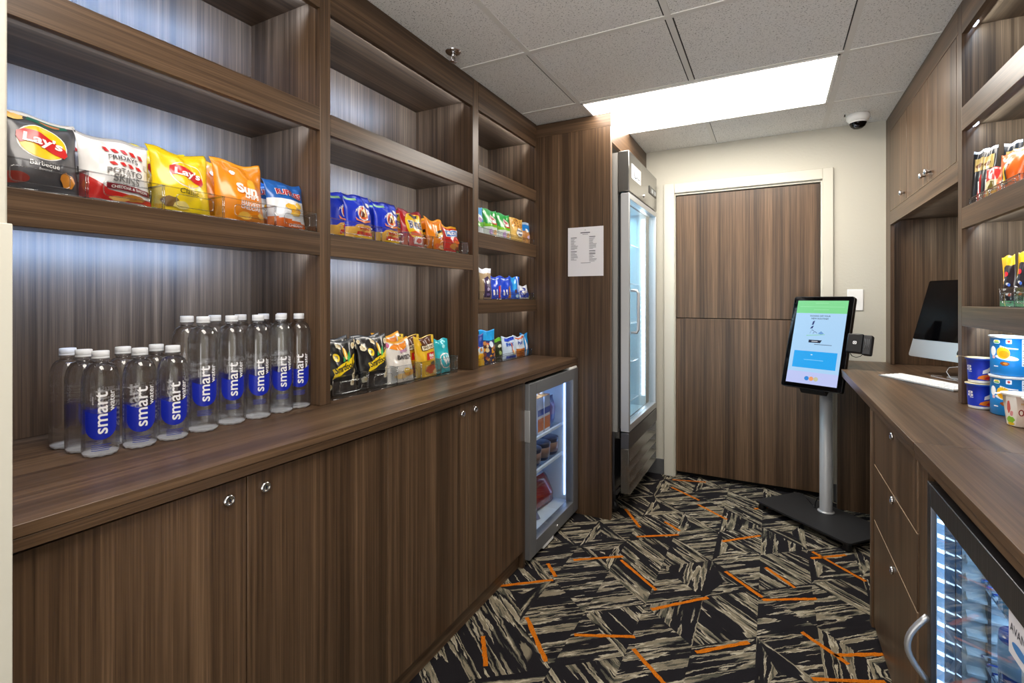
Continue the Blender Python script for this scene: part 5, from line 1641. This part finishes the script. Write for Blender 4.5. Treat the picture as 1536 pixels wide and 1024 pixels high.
g6 = 'candy packs on the lower right shelf'
FC = 1.2755
cdz = [(lambda u, v: v > .80, G('#f0b414')), (lambda u, v: u < -.70, G('#f0b414'))]
cdd = [('e', .0, .62, .3, .3, G('#d8202a'), 1)] + [('e', -.35 + .45 * (k % 2) + .1 * (k // 2 % 2), .12 + .10 * k, .22, .16, W_ if k % 3 else G('#d9d2c4'), 1) for k in range(5)] + [('e', .4, .2, .22, .2, G('#d84a1e'), 2), ('e', .45, .4, .2, .2, G('#3a66c8'), 2)]
cm = bag('candy_pack', .054, .165, .022, G('#231418', .3), cdz, cdd, 161, nu=14, nv=20, wr=.7)
put(cm, 'yellow-topped dark candy pack, outermost by the shelf upright', 'candy pack', g6, (.688, 2.184, FC + .005), -72, 4)
cm.rotation_euler.y = R(-10)
rep(cm, 'yellow-topped dark candy pack, middle of the three and tallest', (.703, 2.158, FC + .010), -78, 3)
rep(cm, 'yellow-topped dark candy pack leaning over, third from the upright', (.712, 2.126, FC + .006), -78, 8)
o = bag('candy_pack', .085, .070, .03, G('#b7e01e', .3), [(lambda u, v: v < .25, G('#e86a1e'))], [('t', 'NERDS', .0, .55, 1.4, BLK, dict(bold=.06), 1)], 163, nu=14, nv=14, wr=.5); put(o, 'lime green candy pack on the lower right shelf', 'candy pack', g6, (.690, 2.035, FC + .004), -78, 4)
clear_bin('clear bin holding the dark candy packs', 'clear bins on the lower right shelf', .664, .80, 2.088, 2.200, FC - .0005, .060, -1)
clear_bin('clear bin holding the lime green candy pack', 'clear bins on the lower right shelf', .664, .80, 1.975, 2.086, FC - .0005, .060, -1)

# --- cups on the right worktop
def cup(name, r0, r1, h, side, rim, decals, label, group, lid='#e9e3d4', bottom=None):
    t = thing(name, (0, 0, 0), label, 'food cup', group, local=True)
    mb = MB()
    def rad(z): return r0 + (r1 - r0) * z / h
    prof = [(0, .003), (r0 * .9, .003), (r0 * .94, 0), (r0, .002)]
    zb_ = .010 if bottom else .002
    if bottom: prof.append((rad(zb_), zb_))
    prof += [(rad(h * .5), h * .5), (rad(h - .006), h - .006)]
    n0 = len(prof)
    prof += [(r1 + .003, h - .005), (r1 + .0035, h - .001), (r1 + .001, h)]
    mb.lathe(prof, side, (0, 0, 0), 48, mfun=lambda i: rim if i >= n0 - 1 else (bottom if bottom and i <= 3 else side))
    def S(x, y, off):
        rr_ = rad(y) + off; a = x / rad(y)
        return Vector((math.sin(a) * rr_, -math.cos(a) * rr_, y))
    decals(mb, S)
    mb.finish('cup_body', t)
    mb = MB(); mb.lathe([(r1 + .0045, h - .0005), (r1 + .0045, h + .0012), (0, h + .0025)], mat(lid, .35), (0, 0, 0), 48)
    mb.finish('lid', t)
    return t
def flakes_dec(mb, S):
    put_poly(mb, [(.010, .016), (.040, .012), (.052, .022), (.046, .034), (.026, .030), (.014, .024)], G('#e87a1e'), S, .0006, .006)
    put_poly(mb, [(.028, .016), (.052, .014), (.052, .026), (.034, .024)], G('#d0282c'), S, .0009, .006)
    put_poly(mb, [(.024, .034), (.040, .038), (.054, .054), (.050, .062), (.038, .052), (.026, .046)], W_, S, .0006, .006)
    for k, (y, w) in enumerate(((.058, .016), (.048, .018))):
        put_poly(mb, rrect(-.014, y, w, .0075, .002), W_, S, .0006, .006)
        put_poly(mb, rrect(-.014, y, w * .3, .004, .001), G('#1c37b0'), S, .0009, .006)
    put_poly(mb, rrect(-.010, .040, .012, .002, .0005), W_, S, .0006, .006)
def oats_dec(mb, S):
    NUT = G('#eef0f2')
    put_poly(mb, rrect(.034, .078, .030, .088, .002), NUT, S, .0006, .008)
    for k in range(11):
        put_poly(mb, rrect(.034, .040 + k * .0075, .026, .0010 if k % 3 else .0022, .0003), BLK, S, .0009, .008)
    put_poly(mb, ellipse(-.018, .060, .030, .008, rot=-.12), W_, S, .0006, .006)
    put_poly(mb, ellipse(-.026, .076, .017, .020, rot=.2), G('#f4bd22'), S, .0009, .006); put_poly(mb, ellipse(-.024, .072, .013, .011, rot=-.2), G('#e79a12'), S, .0012, .006)
    put_poly(mb, [(-.034, .100), (-.014, .094), (.010, .092), (.010, .089), (-.014, .089), (-.034, .094)], W_, S, .0009, .006)
    put_poly(mb, blob(-.022, .040, .013, .008, 4), G('#8f4a1c'), S, .0006, .006); put_poly(mb, blob(-.020, .041, .007, .004, 5), G('#d8842c'), S, .0009, .006)
    put_poly(mb, rrect(-.044, .112, .020, .012, .005), G('#f0f2ee'), S, .0006, .006); put_poly(mb, rrect(-.044, .110, .016, .004, .002), G('#4fae3a'), S, .0009, .006); put_poly(mb, rrect(-.044, .115, .014, .004, .002), G('#f0c81e'), S, .0009, .006)
    put_poly(mb, rrect(-.012, .114, .014, .014, .002), G('#e6eaf4'), S, .0006, .006); put_poly(mb, blob(-.012, .114, .004, .005, 4), RED, S, .0009, .006)
    put_poly(mb, ellipse(-.056, .080, .010, .016), W_, S, .0006, .006); put_poly(mb, rrect(-.054, .060, .010, .010, .003), G('#e0b8bc'), S, .0006, .006)
    put_poly(mb, rrect(-.046, .030, .014, .003, .001), W_, S, .0006, .006)
def noodle_dec(mb, S):
    put_poly(mb, [(-.045, .004), (-.018, .004), (-.014, .05), (-.018, .092), (-.045, .092)], G('#f0e9dc'), S, .0004, .006)
    put_poly(mb, blob(-.032, .020, .014, .012, 3), G('#8fc43a'), S, .0008, .006); put_poly(mb, blob(-.030, .008, .012, .005, 3), G('#e8c02a'), S, .0010, .006)
    put_poly(mb, blob(-.036, .060, .006, .022, 5), G('#d8645a'), S, .0008, .006); put_poly(mb, blob(-.028, .040, .005, .010, 6), G('#e89a9a'), S, .0008, .006)
    for k in range(18):
        put_poly(mb, rrect(-.006 + k * .0026, .072, .0012, .006, .0003), G('#c9a23a'), S, .0006, .006)
    put_poly(mb, ellipse(-.006, .045, .006, .010), G('#8f1f22'), S, .0008, .006); put_poly(mb, ellipse(-.006, .045, .0035, .007), G('#f0e9dc'), S, .0010, .006)
    put_poly(mb, rrect(.016, .044, .014, .002, .0005), G('#6a5a50'), S, .0008, .006); put_poly(mb, rrect(.016, .036, .010, .002, .0005), G('#6a5a50'), S, .0008, .006)
g7 = 'dark blue cereal cups on the right worktop'
FK = .9135
c1 = cup('cereal_cup', .031, .036, .088, G('#1c37b8', .4), mat('#2a58c8', .35), flakes_dec, 'dark blue cereal cup at the bottom of its stack beside the upright', g7, '#d9c9a4', W_)
c1.location = (.653, 2.338, FK); c1.rotation_euler = (0, 0, face_cam(.653, 2.338, -22))
c2 = dup(c1, (.653, 2.338, FK + .0912), None, 'dark blue cereal cup on top of its stack, lid peeling', g7)
c2.rotation_euler = (0, 0, face_cam(.653, 2.338, -30))
mb = MB(); mb.quad([(-.030, -.022, .0895), (-.020, -.033, .0895), (-.036, -.050, .093), (-.047, -.039, .093)], mat('#cbb88e', .4)); mb.quad([(-.047, -.039, .093), (-.036, -.050, .093), (-.038, -.052, .087), (-.049, -.041, .087)], mat('#cbb88e', .4))
mb.finish('lid_tab', c2)
g8 = 'light blue oat cups on the right worktop'
o1 = cup('oat_cup', .051, .051, .130, G('#1f8fe0', .4), W_, oats_dec, 'large light blue oat cup at the bottom of its stack', g8, '#f2f2f4')
o1.location = (.708, 2.252, FK); o1.rotation_euler = (0, 0, face_cam(.708, 2.252, 8))
dup(o1, (.708, 2.252, FK + .1335), (0, 0, face_cam(.708, 2.252, 8)), 'large light blue oat cup on top of its stack', g8)
n1 = cup('noodle_cup', .033, .043, .098, G('#ece3d3', .5), mat('#f3eee2', .5), noodle_dec, 'cream noodle cup with green and red print in front of the blue cups', 'noodle cups on the right worktop', '#e6dcc8')
n1.location = (.674, 2.066, FK); n1.rotation_euler = (0, 0, face_cam(.674, 2.066, 8))
mb = MB(); mb.quad([(-.046, .01, .0975), (-.044, -.012, .0975), (-.058, -.016, .094), (-.060, .008, .094)], mat('#efe7d8', .5)); mb.finish('lid_tab', n1)
def red_dec(mb, S):
    put_poly(mb, [(-.06, .055), (.06, .055), (.06, .075), (-.06, .075)], G('#f0d9b0'), S, .0006, .006)
n2 = cup('noodle_cup', .033, .043, .098, G('#d8301f', .5), mat('#f3eee2', .5), red_dec, 'red noodle cup at the picture edge beside the cream noodle cup', 'noodle cups on the right worktop', '#e6dcc8')
n2.location = (.692, 1.972, FK); n2.rotation_euler = (0, 0, face_cam(.692, 1.972, 0))

# ------------------------------------------------------------------ light
w = bpy.data.worlds.new('world')
SC.world = w
w.use_nodes = True
bgn = w.node_tree.nodes['Background']
bgn.inputs[0].default_value = (1.0, .975, .95, 1)
wt = w.node_tree
tc = N(wt, 'ShaderNodeTexCoord').outputs['Generated']
sx = N(wt, 'ShaderNodeSeparateXYZ'); wt.links.new(tc, sx.inputs[0])
mr = N(wt, 'ShaderNodeMapRange'); wt.links.new(sx.outputs[2], mr.inputs[0])
mr.inputs[1].default_value = -.05; mr.inputs[2].default_value = .05; mr.inputs[3].default_value = 4.2; mr.inputs[4].default_value = .85
wt.links.new(mr.outputs[0], bgn.inputs[1])       # lower half boosted as added fill for the ceiling, dimmer above
def ceiling_lamp(x, y, sx, sy, power, col=(1, .95, .88)):
    d = bpy.data.lights.new('ceiling_lamp', 'AREA')
    d.shape = 'RECTANGLE'; d.size = sx; d.size_y = sy; d.energy = power; d.color = col
    o = bpy.data.objects.new('ceiling_lamp', d); COL.objects.link(o)
    o.location = (x, y, CZ - .012)
    return o
ceiling_lamp(-.35, .35, 1.2, .6, 27, (1, .93, .85))
ceiling_lamp(-.345, 2.976, 1.18, .58, 20)
SC.view_settings.view_transform = 'Standard'
SC.view_settings.look = 'None'
SC.view_settings.exposure = 0.10
SC.view_settings.gamma = 1.0
SC.view_settings.use_curve_mapping = False
SC.cycles.max_bounces = 14
SC.cycles.transmission_bounces = 12
SC.cycles.transparent_max_bounces = 24
SC.cycles.diffuse_bounces = 5
SC.cycles.glossy_bounces = 5
SC.cycles.sample_clamp_indirect = 6.0
SC.cycles.use_denoising = True
